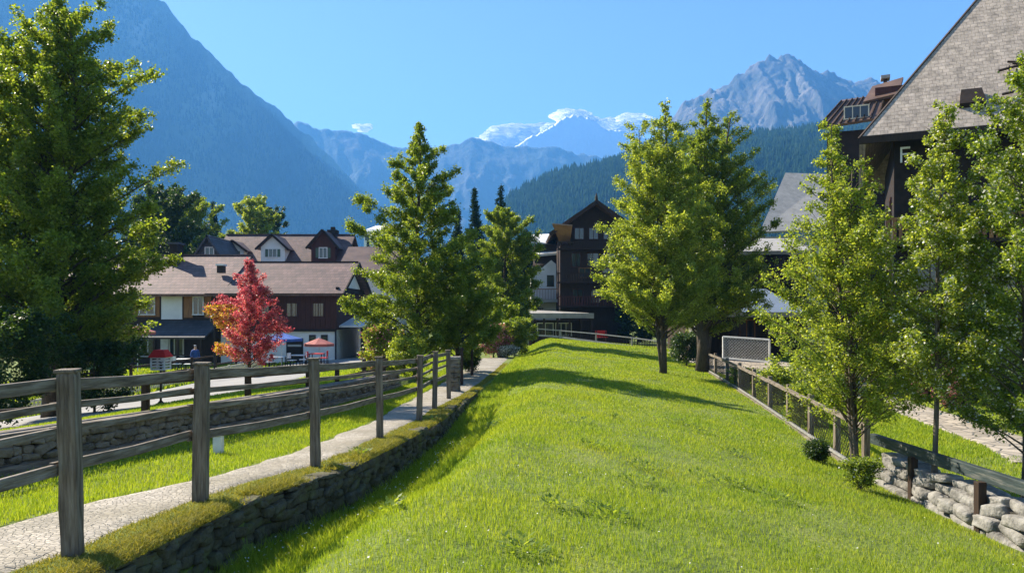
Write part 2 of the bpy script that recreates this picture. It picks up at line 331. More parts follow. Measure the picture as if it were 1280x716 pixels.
ribbon('side_path', np.arange(14, 46, .3), lambda y: p2c(y)-.8-ip(y, [24, 30], [0, 2.2]), lambda y: p2c(y)+.8+ip(y, [24, 30], [0, 2.2]), M['paving'], .03, 14, .05)

# ------------------------------------------------------------------ far terrain
def mountain(name, outline, yr, yf, depth, m, nu=260, nv=70, amp=60, freq=.006, seed=1, power=1.0, ridge=True, ext=None, jag=0, crag=0):
    """ridge line seen along outline [(px,py)], crest at distance yr(px), foot at yf, back slope behind"""
    px = np.array([p[0] for p in outline], float); py = np.array([p[1] for p in outline], float)
    u = np.linspace(px[0], px[-1], nu); top = np.interp(u, px, py)
    Y = yr(u); X = (u-640)/FPX*Y; Z = np.maximum(1.7+(390-top)/FPX*Y, -2)
    v = np.concatenate([np.linspace(0, 1, nv), np.linspace(1, 2, 20)[1:]])
    Yf = yf(u)
    yy = np.where(v[None] <= 1, Yf[:, None]+(Y-Yf)[:, None]*v[None], Y[:, None]+depth*(v[None]-1))
    xx = X[:, None]+0*yy
    hh = np.where(v[None] <= 1, v[None]**power, np.clip(2-v[None], 0, 1))
    zz = -4+(Z[:, None]+4)*hh
    w = np.where(v[None] <= 1, np.sin(np.pi*np.clip(v[None], 0, 1))**.9, np.sin(np.pi*(v[None]-1)))
    w = np.where(np.abs(v[None]-1) < .03, .10, w)
    nz = fbm(xx*freq, yy*freq, seed, 6, .5, ridge)-.5
    gul = fbm(xx*freq*3.2+nz*2, yy*freq*.7, seed+40, 4, .55, True)-.5
    zz = zz+amp*w*(nz*1.5+gul*.8)
    if crag: zz = zz+crag*w*((fbm(xx*freq*5+nz, yy*freq*1.6, seed+60, 5, .62, True)-.55)+.5*(np.abs(np.sin(zz*.035+6*nz))-.6)*(fbm(xx*freq*3, yy*freq*3, seed+70, 3)-.2))
    if jag: zz = zz+jag*np.exp(-((v[None]-1)/.12)**2)*(fbm(xx*freq*12, yy*freq*12, seed+80, 4)-.5)
    zz = np.maximum(zz, -4)
    V = np.stack([xx, yy, zz], -1)
    o = link(name, np_mesh(name, V.reshape(-1, 3), grid_faces(*xx.shape)[:, ::-1], m, False)); tag(o, kind='structure')
    return V
def rock_mat(name, low, high, rock, z0, z1, scale, streak, cover=.5):
    m, nt, n, l = new_mat(name); b = n['Principled BSDF']; b.inputs['Roughness'].default_value = .95; b.inputs['Specular IOR Level'].default_value = .1
    tc = n.new('ShaderNodeTexCoord'); sep = n.new('ShaderNodeSeparateXYZ'); l.new(tc.outputs['Object'], sep.inputs[0])
    nz = n.new('ShaderNodeTexNoise'); nz.inputs['Scale'].default_value = scale; nz.inputs['Detail'].default_value = 10; nz.inputs['Roughness'].default_value = .65
    mp = n.new('ShaderNodeMapping'); mp.inputs['Scale'].default_value = streak; l.new(tc.outputs['Object'], mp.inputs[0]); l.new(mp.outputs[0], nz.inputs['Vector'])
    mr = n.new('ShaderNodeMapRange'); mr.inputs['From Min'].default_value = z0; mr.inputs['From Max'].default_value = z1; l.new(sep.outputs['Z'], mr.inputs[0])
    ad = n.new('ShaderNodeMath'); ad.operation = 'MULTIPLY_ADD'; l.new(nz.outputs['Fac'], ad.inputs[0]); ad.inputs[1].default_value = 1.4; 
    sb = n.new('ShaderNodeMath'); sb.operation = 'SUBTRACT'; l.new(mr.outputs[0], sb.inputs[0]); sb.inputs[1].default_value = 1.2-cover; l.new(sb.outputs[0], ad.inputs[2])
    r = ramp(n, [(0.42, (0, 0, 0)), (0.58, (1, 1, 1))]); l.new(ad.outputs[0], r.inputs[0])
    r2 = ramp(n, [(0.40, low), (0.64, rock)]); l.new(nz.outputs['Fac'], r2.inputs[0])
    mx = n.new('ShaderNodeMixRGB'); l.new(r.outputs[0], mx.inputs[0]); l.new(r2.outputs[0], mx.inputs[1]); mx.inputs[2].default_value = (*high, 1)
    l.new(mx.outputs[0], b.inputs['Base Color'])
    nb = n.new('ShaderNodeTexNoise'); nb.inputs['Scale'].default_value = scale*3; nb.inputs['Detail'].default_value = 12; nb.inputs['Roughness'].default_value = .7; l.new(mp.outputs[0], nb.inputs['Vector'])
    bp = n.new('ShaderNodeBump'); bp.inputs['Strength'].default_value = .9; bp.inputs['Distance'].default_value = .22/scale; l.new(nb.outputs['Fac'], bp.inputs['Height']); l.new(bp.outputs[0], b.inputs['Normal'])
    return m
m_forest = rock_mat('forested_mountainside', (0.006, 0.018, 0.007), (0.32, 0.32, 0.26), (0.15, 0.18, 0.10), -200, 2500, .006, (1, .3, .22), .42)  # pale gully streaks, contrast raised to paint in relief shading
m_hill = rock_mat('forested_hillside', (0.010, 0.022, 0.010), (0.02, 0.035, 0.018), (0.02, 0.035, 0.014), 0, 2000, .02, (1, 1, .6), .2)
m_rock = rock_mat('limestone_cliffs', (0.075, 0.085, 0.08), (0.50, 0.46, 0.42), (0.20, 0.18, 0.16), 500, 1500, .012, (1, 1, .22), .10)  # pale high tone puts sunlit faces into the rock colour
m_ridge = rock_mat('distant_ridge_rock', (0.05, 0.075, 0.08), (0.25, 0.25, 0.26), (0.12, 0.13, 0.14), 500, 2200, .003, (1, 1, .4), .15)
m_snow = rock_mat('snow_covered_summit', (0.10, 0.12, 0.15), (0.90, 0.90, 0.92), (0.25, 0.26, 0.28), 600, 960, .005, (1, 1, .5), .85)

LM = [(-900, -40), (-500, 60), (-200, 40), (-60, -10), (60, -35), (150, -30), (205, 0), (240, 50), (272, 77), (300, 101), (345, 135), (375, 161), (402, 186), (430, 216), (452, 243), (468, 265), (482, 292), (500, 330), (520, 392)]
VL = mountain('mountain', LM, lambda u: ip(u, [-900, 100, 520], [2000, 2500, 3300]), lambda u: ip(u, [-900, 0, 520], [700, 1100, 2900]), 900, m_forest, 460, 150, 190, .0022, 11, .95, jag=40, crag=60)
FR = [(240, 300), (320, 190), (372, 154), (390, 160), (412, 166), (440, 165), (462, 172), (492, 184), (520, 187), (548, 184), (575, 181), (590, 173), (604, 178), (640, 186), (680, 184), (715, 192), (760, 200), (800, 215), (880, 230), (960, 300)]
mountain('far_ridge', FR, lambda u: 3700+0*u, lambda u: 2900+0*u, 400, m_ridge, 320, 80, 110, .0026, 21, 1.05, jag=35, crag=40)
SN = [(560, 230), (600, 186), (640, 190), (662, 172), (690, 158), (706, 148), (722, 143), (736, 148), (752, 158), (775, 164), (805, 172), (850, 190), (920, 250)]
mountain('snowy_mountain', SN, lambda u: 4300+0*u, lambda u: 3950+0*u, 300, m_snow, 260, 80, 110, .0035, 31, 1.1, jag=40, crag=40)
RP = [(760, 330), (800, 215), (840, 152), (856, 130), (874, 122), (900, 110), (922, 93), (945, 80), (962, 73), (982, 70), (1000, 76), (1012, 88), (1028, 90), (1045, 98), (1062, 103), (1090, 101), (1130, 120), (1180, 150), (1260, 190), (1500, 300)]
mountain('rocky_mountain', RP, lambda u: 2600+0*u, lambda u: 1700+0*u, 500, m_rock, 460, 190, 170, .0036, 43, 1.15, jag=45, crag=60)
RH = [(560, 395), (600, 300), (638, 243), (668, 229), (700, 214), (730, 207), (765, 200), (800, 184), (850, 172), (900, 170), (960, 166), (1010, 160), (1060, 150), (1150, 120), (1300, 70), (1500, 20), (1900, -40)]
VH = mountain('forested_hill', RH, lambda u: ip(u, [560, 1000, 1900], [1300, 1250, 1000]), lambda u: ip(u, [560, 800, 1900], [1000, 520, 350]), 400, m_hill, 260, 90, 22, .008, 53, .9, jag=8)

def forest_mass(name, V, n, seed, hmin, hmax, m, zfrac=1.0, vis=None):
    """thousands of small conifers over a slope, one mass"""
    rg = np.random.default_rng(seed); nu, nv, _ = V.shape
    iu = rg.uniform(0, nu-1.001, n); iv = rg.uniform(0.03, .80, n)*(nv-1)
    if vis is not None: k = rg.random(n) < .0
    a = iu.astype(int); b = iv.astype(int); fu = (iu-a)[:, None]; fv = (iv-b)[:, None]
    p = V[a, b]*(1-fu)*(1-fv)+V[a+1, b]*fu*(1-fv)+V[a, b+1]*(1-fu)*fv+V[a+1, b+1]*fu*fv
    h = rg.uniform(hmin, hmax, n); r = h*rg.uniform(.17, .25, n)
    ok = (p[:, 2] > 0); p = p[ok]; h = h[ok]; r = r[ok]; n = len(p)
    Vs = []; Fs = []; K = 5
    ang = rg.uniform(0, 6.28, n)
    for tier, (z0, z1, rr) in enumerate([(0.02, .62, 1.0), (.38, 1.0, .62)]):
        ring = np.stack([np.stack([p[:, 0]+r*rr*np.cos(ang+2*np.pi*k/K)*rg.uniform(.7, 1.2, n), p[:, 1]+r*rr*np.sin(ang+2*np.pi*k/K), p[:, 2]+h*z0-1], -1) for k in range(K)], 1)
        apex = np.stack([p[:, 0], p[:, 1], p[:, 2]+h*z1-1], -1)[:, None]
        Vs.append(np.concatenate([ring, apex], 1).reshape(-1, 3))
        base = (np.arange(n)*(K+1)+tier*n*(K+1))[:, None, None]
        f = np.array([[k, (k+1) % K, K] for k in range(K)])[None]+base
        Fs.append(f.reshape(-1, 3))
    o = link(name, np_mesh(name, np.concatenate(Vs), np.concatenate(Fs), m)); tag(o, kind='stuff'); return o
o = forest_mass('forest', VH, 60000, 5, 8, 17, M['forest']); tag(o, 'dark conifer forest covering the lower hill on the right', 'forest')
o = forest_mass('forest', VL, 30000, 6, 12, 24, M['forest']); tag(o, 'hazy conifer forest covering the steep mountain on the left', 'forest')

# clouds stand behind the haze box
m, nt, n, l = new_mat('cloud_white'); b = n['Principled BSDF']; b.inputs['Base Color'].default_value = (.92, .92, .93, 1); b.inputs['Roughness'].default_value = 1; b.inputs['Specular IOR Level'].default_value = 0
tl_ = n.new('ShaderNodeBsdfTranslucent'); tl_.inputs[0].default_value = (.97, .97, .98, 1); mx_ = n.new('ShaderNodeMixShader'); mx_.inputs[0].default_value = .8; l.new(b.outputs[0], mx_.inputs[1]); l.new(tl_.outputs[0], mx_.inputs[2]); l.new(mx_.outputs[0], n['Material Output'].inputs[0]); M['cloud'] = m
def ico_np(sub=2):
    import bmesh
    bm = bmesh.new(); bmesh.ops.create_icosphere(bm, subdivisions=sub, radius=1)
    V = np.array([v.co[:] for v in bm.verts]); F = np.array([[v.index for v in f.verts] for f in bm.faces]); bm.free(); return V, F
ICO2 = ico_np(2); ICO3 = ico_np(3); ICO5 = ico_np(5)
def cloud(spots, label, seed, y=5250):
    rg = np.random.default_rng(seed); Vs = []; Fs = []; k = 0
    for (px, py, rx, rz, n) in spots:
        n = max(2, n//3)
        for i in range(n):
            q = rg.normal(0, .5, 2); c = np.array(P(px+q[0]*rx, py+q[1]*rz*.6, y+rg.uniform(-120, 120)))
            s = rg.uniform(.7, 1.15)*rz*y/FPX; V = ICO5[0]
            d = 1.15+.5*(fbm(V[:, 0]*2.6+i, V[:, 2]*2.6+V[:, 1], seed+i, 5)-.5)*2
            V = V*d[:, None]*np.array([1.7, 1.2, .62])*s+c; Vs.append(V); Fs.append(ICO5[1]+k); k += len(V)
    o = link('cloud', np_mesh('cloud', np.concatenate(Vs), np.concatenate(Fs), M['cloud'], True)); tag(o, label, 'cloud', kind='thing')
cloud([(618, 172, 14, 11, 10), (640, 170, 16, 13, 12), (655, 176, 12, 11, 9), (682, 163, 16, 11, 9), (603, 176, 9, 7, 7), (667, 170, 12, 11, 9), (698, 157, 14, 10, 9)], 'white cloud bank rising behind the ridge left of the snowy summit', 3)
cloud([(745, 152, 18, 10, 10), (775, 156, 20, 10, 12), (798, 161, 12, 9, 8), (715, 147, 18, 10, 9), (762, 154, 16, 11, 9), (788, 158, 16, 10, 9)], 'white cloud streaming right from the snowy summit', 4)
cloud([(452, 160, 8, 5, 9), (460, 158, 5, 4, 5)], 'small white cloud puff above the far ridge on the left', 5)

# haze
HZ = MB().box(X0-60, X1+60, Y0-60, Y1+60, -5.5, 1230)
m, nt, n, l = new_mat('mountain_haze'); n.remove(n['Principled BSDF'])
pv = n.new('ShaderNodeVolumePrincipled'); pv.inputs['Color'].default_value = (0.13, 0.42, .95, 1); pv.inputs['Density'].default_value = 2.05e-4; pv.inputs['Anisotropy'].default_value = 0.1
l.new(pv.outputs[0], n['Material Output'].inputs['Volume'])
hz = HZ.build('haze', m); tag(hz, 'pale blue mountain haze filling the valley', 'haze', kind='stuff')

# ------------------------------------------------------------------ grass
def blades(name, xs, ys, h, w, m, label, seed, lean=.35, zoff=-.01, cat='grass', z=None):
    rg = np.random.default_rng(seed); n = len(xs); z = G(xs, ys)+zoff if z is None else z
    a = rg.uniform(0, np.pi*2, n); la = rg.uniform(0, np.pi*2, n); ll = rg.uniform(.05, lean, n)*h*1.6
    dx = np.cos(a)*w/2; dy = np.sin(a)*w/2; ox = np.cos(la)*ll; oy = np.sin(la)*ll
    V = np.stack([np.stack([xs-dx, ys-dy, z], -1), np.stack([xs+dx, ys+dy, z], -1),
                  np.stack([xs+dx*.75+ox*.35, ys+dy*.75+oy*.35, z+h*.55], -1), np.stack([xs-dx*.75+ox*.35, ys-dy*.75+oy*.35, z+h*.55], -1),
                  np.stack([xs+ox, ys+oy, z+h], -1)], 1).reshape(-1, 3)
    i = np.arange(n)[:, None]*5
    F = np.concatenate([i+np.array([[0, 1, 2]]), i+np.array([[0, 2, 3]]), i+np.array([[3, 2, 4]])], 0)
    o = link(name, np_mesh(name, V, F, m)); tag(o, label, cat, kind='stuff'); return o
rg = np.random.default_rng(77)
def scatter(n, x0, x1, y0, y1, p=0.0):
    """y density falls as y**-p"""
    u = rg.random(n)
    if p == 1: y = y0*(y1/y0)**u
    elif p == 0: y = y0+(y1-y0)*u
    else: y = (y0**(1-p)+u*(y1**(1-p)-y0**(1-p)))**(1/(1-p))
    return rg.uniform(0, 1, n), y
def band(n, xl, xr, y0, y1, p):
    u, y = scatter(n, 0, 1, y0, y1, p); a = xl(y); b = xr(y); return a+(b-a)*u, y
x, y = band(430000, lambda y: np.maximum(Fx(y)+.66, -.80*y-1), lambda y: np.minimum(Rx(y)-.12, .8*y+1), 3.0, 62, 1.15)
pat = fbm(x*.8, y*.8, 91, 4); keep = rg.random(len(x)) < np.clip(.55+1.2*(pat-.3), .35, 1); x = x[keep]; y = y[keep]; pat = pat[keep]
h = (.030+.045*rg.random(len(x))**1.5)*(0.5+1.0*pat)*ip(y, [5, 60], [1, 1.5]); w = .0045*ip(y, [4, 10, 20, 40, 60], [.9, 1.7, 3.2, 6, 9])
blades('grass', x, y, h, w, M['grass'], 'bright sunlit grass of the sloping meadow', 1)
x, y = band(60000, lambda y: Fx(y)+.5, lambda y: Fx(y)+1.3, 4.0, 40, 1.0)
blades('grass', x, y, (.06+.13*rg.random(len(x))**2), .005*ip(y, [4, 10, 20, 40], [.9, 1.5, 3, 5]), M['grass'], 'long ragged grass along the ditch at the meadow edge', 2, .5)
x, y = band(110000, lambda y: Wx(y)+.03, lambda y: pathL(y)+.04, 4.0, 38, 1.1)
blades('grass', x, y, (.03+.05*rg.random(len(x))**1.5), .0045*ip(y, [4, 10, 20, 40], [1, 1.6, 3, 5]), M['grass'], 'grass strip between the stone wall and the path', 3)
x, y = band(75000, lambda y: pathR(y)-.06, lambda y: Fx(y)+.36, 4.0, 34, 1.1)
blades('moss', x, y, (.012+.03*rg.random(len(x))**2), .005*ip(y, [4, 10, 20, 40], [1, 1.6, 3, 5]), M['grass_moss'], 'short mossy turf on the verge beneath the posts', 4, .8, cat='moss')
x, y = band(46000, lambda y: Fx(y)+.22, lambda y: Fx(y)+.48, 4.0, 22, 1.0)
k_ = fbm(x*1.1+40, y*1.6, 17, 3); o_k = rg.random(len(x)) < np.clip((k_-.36)*5, 0, 1); x = x[o_k]; y = y[o_k]
blades('moss', x, y, (.02+.05*rg.random(len(x))**2), .006*ip(y, [4, 10, 20, 40], [1, 1.6, 3, 5]), M['grass_moss'], 'tufts of turf hanging over the retaining wall top', 14, 1.6, cat='moss', z=zP(y)+.012-.25*np.clip(x-Fx(y)-.40, 0, 1))
x, y = band(120000, lambda y: Wx(y)-6.6, lambda y: Wx(y)-.25, 6, 60, .8)
blades('grass', x, y, (.05+.06*rg.random(len(x))), .012*ip(y, [6, 10, 20, 50], [.7, 1.3, 2.2, 5]), M['grass'], 'grass bank between the stone wall and the road', 5)
x, y = band(40000, lambda y: Wx(y)-24+0*y, lambda y: Wx(y)-13.0, 16, 60, .6)
blades('grass', x, y, (.08+.09*rg.random(len(x))), .04*ip(y, [6, 20, 50], [.7, 1.2, 3]), M['grass'], 'grass beyond the road on the left', 6)
x, y = band(110000, lambda y: Rx(y)+.15, lambda y: np.where(y < 14.5, Rx(y)+9, np.minimum(p2c(y)-.75-ip(y, [24, 30], [0, 2.2]), 30)), 6, 40, .9)
blades('grass', x, y, (.04+.06*rg.random(len(x))), .009*ip(y, [6, 10, 20, 40], [1, 1.5, 2.4, 4]), M['grass'], 'lawn behind the boulder wall on the right', 7)
x, y = band(50000, lambda y: p2c(y)+.8+ip(y, [24, 30], [0, 2.2]), lambda y: p2c(y)+14, 13, 45, .5)
blades('grass', x, y, (.05+.06*rg.random(len(x))), .02*ip(y, [6, 20, 40], [.8, 1.6, 3]), M['grass'], 'lawn beyond the side path on the right', 8)
# small white meadow flowers along the ditch and some in the meadow
def flecks(name, xs, ys, zs, s, m, label, seed, cat='flowers'):
    rg2 = np.random.default_rng(seed); n = len(xs); a = rg2.uniform(0, 6.28, n); t = rg2.uniform(-.6, .6, (n, 2))
    c = np.stack([xs, ys, zs], -1); u = np.stack([np.cos(a), np.sin(a), t[:, 0]], -1)*s[:, None]; v = np.stack([-np.sin(a), np.cos(a), t[:, 1]], -1)*s[:, None]
    V = np.stack([c-u, c-v, c+u, c+v], 1).reshape(-1, 3); F = np.arange(n*4).reshape(-1, 4)
    o = link(name, np_mesh(name, V, F, m)); tag(o, label, cat, kind='stuff'); return o
x, y = band(260, lambda y: Fx(y)+.6, lambda y: Fx(y)+1.0, 6, 14, .5)
flecks('wildflowers', x, y, G(x, y)+rg.uniform(.03, .16, len(x)), rg.uniform(.006, .013, len(x)), M['petal_glint_white'], 'tiny white wildflowers along the ditch', 9)
x, y = band(420, lambda y: Fx(y)+1.2, lambda y: Rx(y)-.3, 4.5, 30, 1)
flecks('clover', x, y, G(x, y)+rg.uniform(.05, .10, len(x)), rg.uniform(.005, .010, len(x)), M['petal_glint_white'], 'scattered pale clover heads in the meadow', 10)

# broad-leaved weeds in the meadow
def weeds(label, centers, seed, m='leaf_green'):
    rg2 = np.random.default_rng(seed); Vs = []
    for (cx, cy, rr, nn) in centers:
        a = rg2.uniform(0, 6.28, nn); r = rr*np.sqrt(rg2.random(nn)); L = rg2.uniform(.03, .07, nn); wd = L*.3
        bx = cx+np.cos(a)*r; by = cy+np.sin(a)*r; bz = G(bx, by)+rg2.uniform(.02, .09, nn); d = a+rg2.normal(0, .8, nn); up = rg2.uniform(.1, .8, nn)
        B = np.stack([bx, by, bz], -1); D = np.stack([np.cos(d), np.sin(d), up], -1)*L[:, None]; S_ = np.stack([-np.sin(d), np.cos(d), 0*d], -1)*wd[:, None]
        Vs.append(np.stack([B, B+D*.5+S_, B+D, B+D*.5-S_], 1).reshape(-1, 3))
    V = np.concatenate(Vs); o = link('weeds', np_mesh('weeds', V, np.arange(len(V)).reshape(-1, 4), M[m])); tag(o, label, 'weeds', kind='stuff')
cs = [(rg.uniform(-2, 4.5), yy, rg.uniform(.10, .3), 70) for yy in rg.uniform(4.6, 16, 26)]
weeds('low broad-leaved weeds scattered through the meadow', cs, 12)

# ------------------------------------------------------------------ stone walls
def rbox_template():
    V, F = ICO3; q = np.sign(V)*np.abs(V)**.42; q = q/np.abs(q).max(); return q*.5, F
RB = rbox_template()
def stones(items, seed, rough=1.0):
    """items: list of (center, size(3), rotz) -> merged arrays"""
    rg2 = np.random.default_rng(seed); Vs = []; Fs = []; k = 0; T, F = RB
    for i, (c, s, rz) in enumerate(items):
        d = 1+.26*rough*(fbm(T[:, 0]*3.2+i*7.1, T[:, 1]*3.2+T[:, 2]*4.1, seed, 4)-.5)*2+.10*rough*(fbm(T[:, 2]*6+i*3.3, T[:, 0]*5-T[:, 1]*5, seed+9, 3)-.5)*2
        V = T*d[:, None]*np.array(s); V = V+rg2.normal(0, .012, 3)*0
        tl = rg2.normal(0, .14); ca, sa = math.cos(tl), math.sin(tl); V = np.stack([V[:, 0]*ca-V[:, 2]*sa, V[:, 1], V[:, 0]*sa+V[:, 2]*ca], -1)
        ca, sa = math.cos(rz), math.sin(rz); V = np.stack([V[:, 0]*ca-V[:, 1]*sa, V[:, 0]*sa+V[:, 1]*ca, V[:, 2]], -1)+np.array(c)
        Vs.append(V); Fs.append(F+k); k += len(V)
    return np.concatenate(Vs), np.concatenate(Fs)
def wall_line(pts):
    P_ = np.array(pts); L = np.concatenate([[0], np.cumsum(np.hypot(*np.diff(P_[:, :2], axis=0).T))]); return P_, L
def courses(fx, y0, y1, zb, hh, dep, seed, size=(.16, .34), rowh=(.07, .12), side=1):
    """courses of rubble along x=fx(y)"""
    rg2 = np.random.default_rng(seed); items = []
    ys = np.arange(y0, y1, .05); xs = np.array([float(fx(v)) for v in ys]); L = np.concatenate([[0], np.cumsum(np.hypot(np.diff(xs), np.diff(ys)))])
    z = 0; row = 0
    while z < hh-.02:
        rh = min(rg2.uniform(*rowh), hh-z+.02); s = rg2.uniform(-.2, 0)
        while s < L[-1]:
            w = rg2.uniform(*size); m_ = s+w/2
            if 0 < m_ < L[-1]:
                yy = np.interp(m_, L, ys); xx = np.interp(m_, L, xs); dx = np.interp(m_+.1, L, xs)-np.interp(m_-.1, L, xs); dy = np.interp(m_+.1, L, ys)-np.interp(m_-.1, L, ys)
                h_ = hh(yy) if callable(hh) else hh
                items.append(((xx+side*rg2.uniform(-.03, .03), yy, zb(yy)+z+rh/2+rg2.uniform(-.008, .008)), (w*1.04, dep*rg2.uniform(.8, 1.1), rh*1.06), math.atan2(dy, dx)))
            s += w
        z += rh*.96
    return items

# low wall left of the path, with timber sill and cap
def lw_base(y): return float(zB(y))-.02
r0 = root('stone_wall', (float(Wx(10))-.12, 10, lw_base(10)), 'low dry-stone wall with timber cap between grass strip and road bank', 'wall')
off = tuple(r0.location)
it = courses(lambda y: Wx(y)-.14, 3.0, 21.0, lambda y: lw_base(y)+.05, .34, .24, 5, (.10, .30), (.05, .10))
V, F = stones(it, 5); link('stonework', np_mesh('stonework', V-np.array(off), F, M['stone'], True), r0)
cap = MB(); sill = MB(); core = MB()
ysw = list(np.arange(3.0, 20.9, 1.5))+[21.0]
for a, b in zip(ysw[:-1], ysw[1:]):
    pa = Vector((Wx(a)-.14, a+.004, lw_base(a))); pb = Vector((Wx(b)-.14, b-.004, lw_base(b)))
    cap.bar(pa+Vector((0, 0, .425)), pb+Vector((0, 0, .425)), .32, .075); sill.bar(pa+Vector((.12, 0, .075)), pb+Vector((.12, 0, .075)), .10, .10)
    core.bar(pa+Vector((-.02, 0, .2)), pb+Vector((-.02, 0, .2)), .14, .38)
bevel(cap.build('cap_rail', M['wood_rail'], r0, off=off), .008); bevel(sill.build('sill_rail', M['wood_rail'], r0, off=off), .008); core.build('core', M['core'], r0, off=off)

# retaining wall right of the posts
r1 = root('retaining_wall', (float(Fx(9))+.36, 9, float(zP(9))-.4), 'rough low retaining wall under the mossy verge beside the ditch', 'wall')
off = tuple(r1.location); it = []
for (a, b) in [(3.6, 9), (9, 13), (13, 17), (17, 21)]:
    hh = .50*float(e2((a+b)/2)); it += courses(lambda y: Fx(y)+.36, a, b, lambda y: float(zP(y))-.52*float(e2(y)), hh, .22, int(a*7), (.10, .34), (.07, .13))
V, F = stones(it, 8); link('stonework', np_mesh('stonework', V-np.array(off), F, M['stone_mossy_shaded'], True), r1)
core = MB()
for a in np.arange(3.6, 21, .6):
    b = a+.6; core.bar((Fx(a)+.28, a, zP(a)-.24), (Fx(b)+.28, b, zP(b)-.24), .16, .42)
core.build('core', M['core'], r1, off=off)

# boulder wall on the right with a dark beam on posts
r2 = root('boulder_wall', (6.1, 9, -1.2), 'wall of large pale boulders under a dark painted beam on the right', 'wall')
off = tuple(r2.location); rg2 = np.random.default_rng(3); it = []
yy = 5.2
def bz(y): return float(zR(y))-.10
for row, (z0, hh) in enumerate([(-.02, .21), (.165, .19), (.33, .17), (.47, .14)]):
    s = 5.0+rg2.uniform(0, .3)
    while s < 12.3:
        w = rg2.uniform(.30, .95) if row == 0 else rg2.uniform(.2, .75)
        if not (row == 3 and rg2.random() < .3):
            yc = s+w/2; it.append(((float(Rx(yc))+.12+rg2.uniform(-.05, .05)+.05*row, yc, bz(yc)+z0+hh/2), (w*.93, rg2.uniform(.30, .42), hh*rg2.uniform(.84, 1.02)), math.pi/2+rg2.normal(0, .08)))
        s += w*.97
V, F = stones(it, 13, .8); link('boulders', np_mesh('boulders', V-np.array(off), F, M['stone_pale'], True), r2)
core = MB(); 
for a in np.arange(5, 12, .7): core.bar((Rx(a)+.26, a, bz(a)+.22), (Rx(a+.7)+.26, a+.7, bz(a+.7)+.22), .2, .5)
core.build('core', M['core'], r2, off=off)
bm_ = MB(); bm_.bar((Rx(4.6)+.05, 4.6, bz(4.6)+.84), (Rx(12.6)+.02, 12.6, bz(12.6)+.80), .10, .17)
bevel(bm_.build('beam', M['beam'], r2, off=off), .01)
for a in (5.6, 7.6, 9.5, 11.2): bevel(MB().bar((Rx(a)+.05, a, bz(a)-.1), (Rx(a)+.05, a, bz(a)+.75), .11, .11).build('post', M['wood_dark'], r2, off=off), .01)

# ------------------------------------------------------------------ posts beside the path
posts = [(91, 690, 464, 5.1, 'largest and nearest weathered square post standing on the path verge'),
         (250, 625, 455, 6.8, 'second weathered post from the camera on the path verge'),
         (395, 582, 449, 8.7, 'third weathered post from the camera, below the red maple\'s right side'),
         (475, 548, 447, 11.4, 'fourth weathered post from the camera on the path verge'),
         (524, 525, 445, 14.4, 'fifth weathered post, nearer of the two close-set posts before the pillar'),
         (543, 510, 440, 16.5, 'sixth weathered post, farther of the two close-set posts before the pillar')]
FF = root('post_and_rail_fence', (PX(250, 6.8), 6.8, g1(PX(250, 6.8), 6.8)-.05), 'weathered grey post-and-rail fence along the verge between path and meadow', 'fence')
ff = Vector(FF.location); heads = []
pl = [(-3.22, 3.35, 1.33, 9)]
for (px, pb, pt, d, lab) in posts: pl.append((PX(px, d), d, None, pt))
pl.append((PX(561, 18.8), 18.8, None, 438))
for i, (x, d, ztop, pt) in enumerate(pl):
    rr = random.Random(i+4); zb = g1(x, d)-.05; zt = ztop if ztop else PZ(pt, d)
    H = zt-zb; w = .056; ringz = [0, .15*H, .3*H, .5*H, .7*H, .86*H, H-.03, H]
    n_ = 12; sq = []
    for k in range(n_):
        a = 2*math.pi*(k+.5)/n_; c, s_ = math.cos(a), math.sin(a); mm = max(abs(c), abs(s_)); sq.append((c/mm*.97, s_/mm*.97))
    vs = []; fs = []; w = w*rr.uniform(.94, 1.1)
    for jj, z in enumerate(ringz):
        k_ = 1.0 if jj < 7 else .86; ox = rr.uniform(-.004, .004)
        for q_ in sq: vs.append((ox+q_[0]*w*k_*(1+rr.uniform(-.06, .06))+rr.uniform(-.003, .003), q_[1]*w*k_*(1+rr.uniform(-.06, .06)), z+(rr.uniform(-.012, .012) if jj >= 6 else 0)))
    for jj in range(len(ringz)-1):
        for k in range(n_): fs.append((jj*n_+k, jj*n_+(k+1) % n_, (jj+1)*n_+(k+1) % n_, (jj+1)*n_+k))
    fs.append(tuple((len(ringz)-1)*n_+k for k in range(n_)))
    o = MB().add(vs, fs).build('post', M['wood_grey'], FF)
    o.location = Vector((x, d, zb))-ff; o.rotation_euler = (rr.uniform(-.02, .02), rr.uniform(-.022, .022), math.radians(8)+rr.uniform(-.06, .06))
    bevel(MB().box(-w-.01, w+.01, -w-.01, w+.01, H-.005, H+.018).build('cap', M['wood_grey'], o), .007)
    heads.append((x, d, zb, H))
for i, (a, b) in enumerate(zip(heads[:-1], heads[1:])):
    rr = random.Random(40+i)
    for (fa, hh) in ((.93, .085), (.815, .05), (.695, .05), (.50, .08)):
        A = Vector((a[0]-.075, a[1], a[2]+a[3]*fa+rr.uniform(-.01, .01))); B = Vector((b[0]-.075, b[1], b[2]+b[3]*fa+rr.uniform(-.01, .01)))
        dd = (B-A).normalized(); A = A-dd*(.05+.04*(i % 2)); B = B+dd*.05*((i+1) % 2)
        Mx = (A+B)/2+Vector((rr.uniform(-.012, .012), 0, -.012)); off2 = .012*(i % 2)
        mb = MB(); mb.bar(A+Vector((-off2, 0, 0)), Mx, .035, hh); mb.bar(Mx, B+Vector((-off2, 0, 0)), .035, hh)
        bevel(mb.build('rail', M['wood_rail'], FF, off=tuple(ff)), .006)

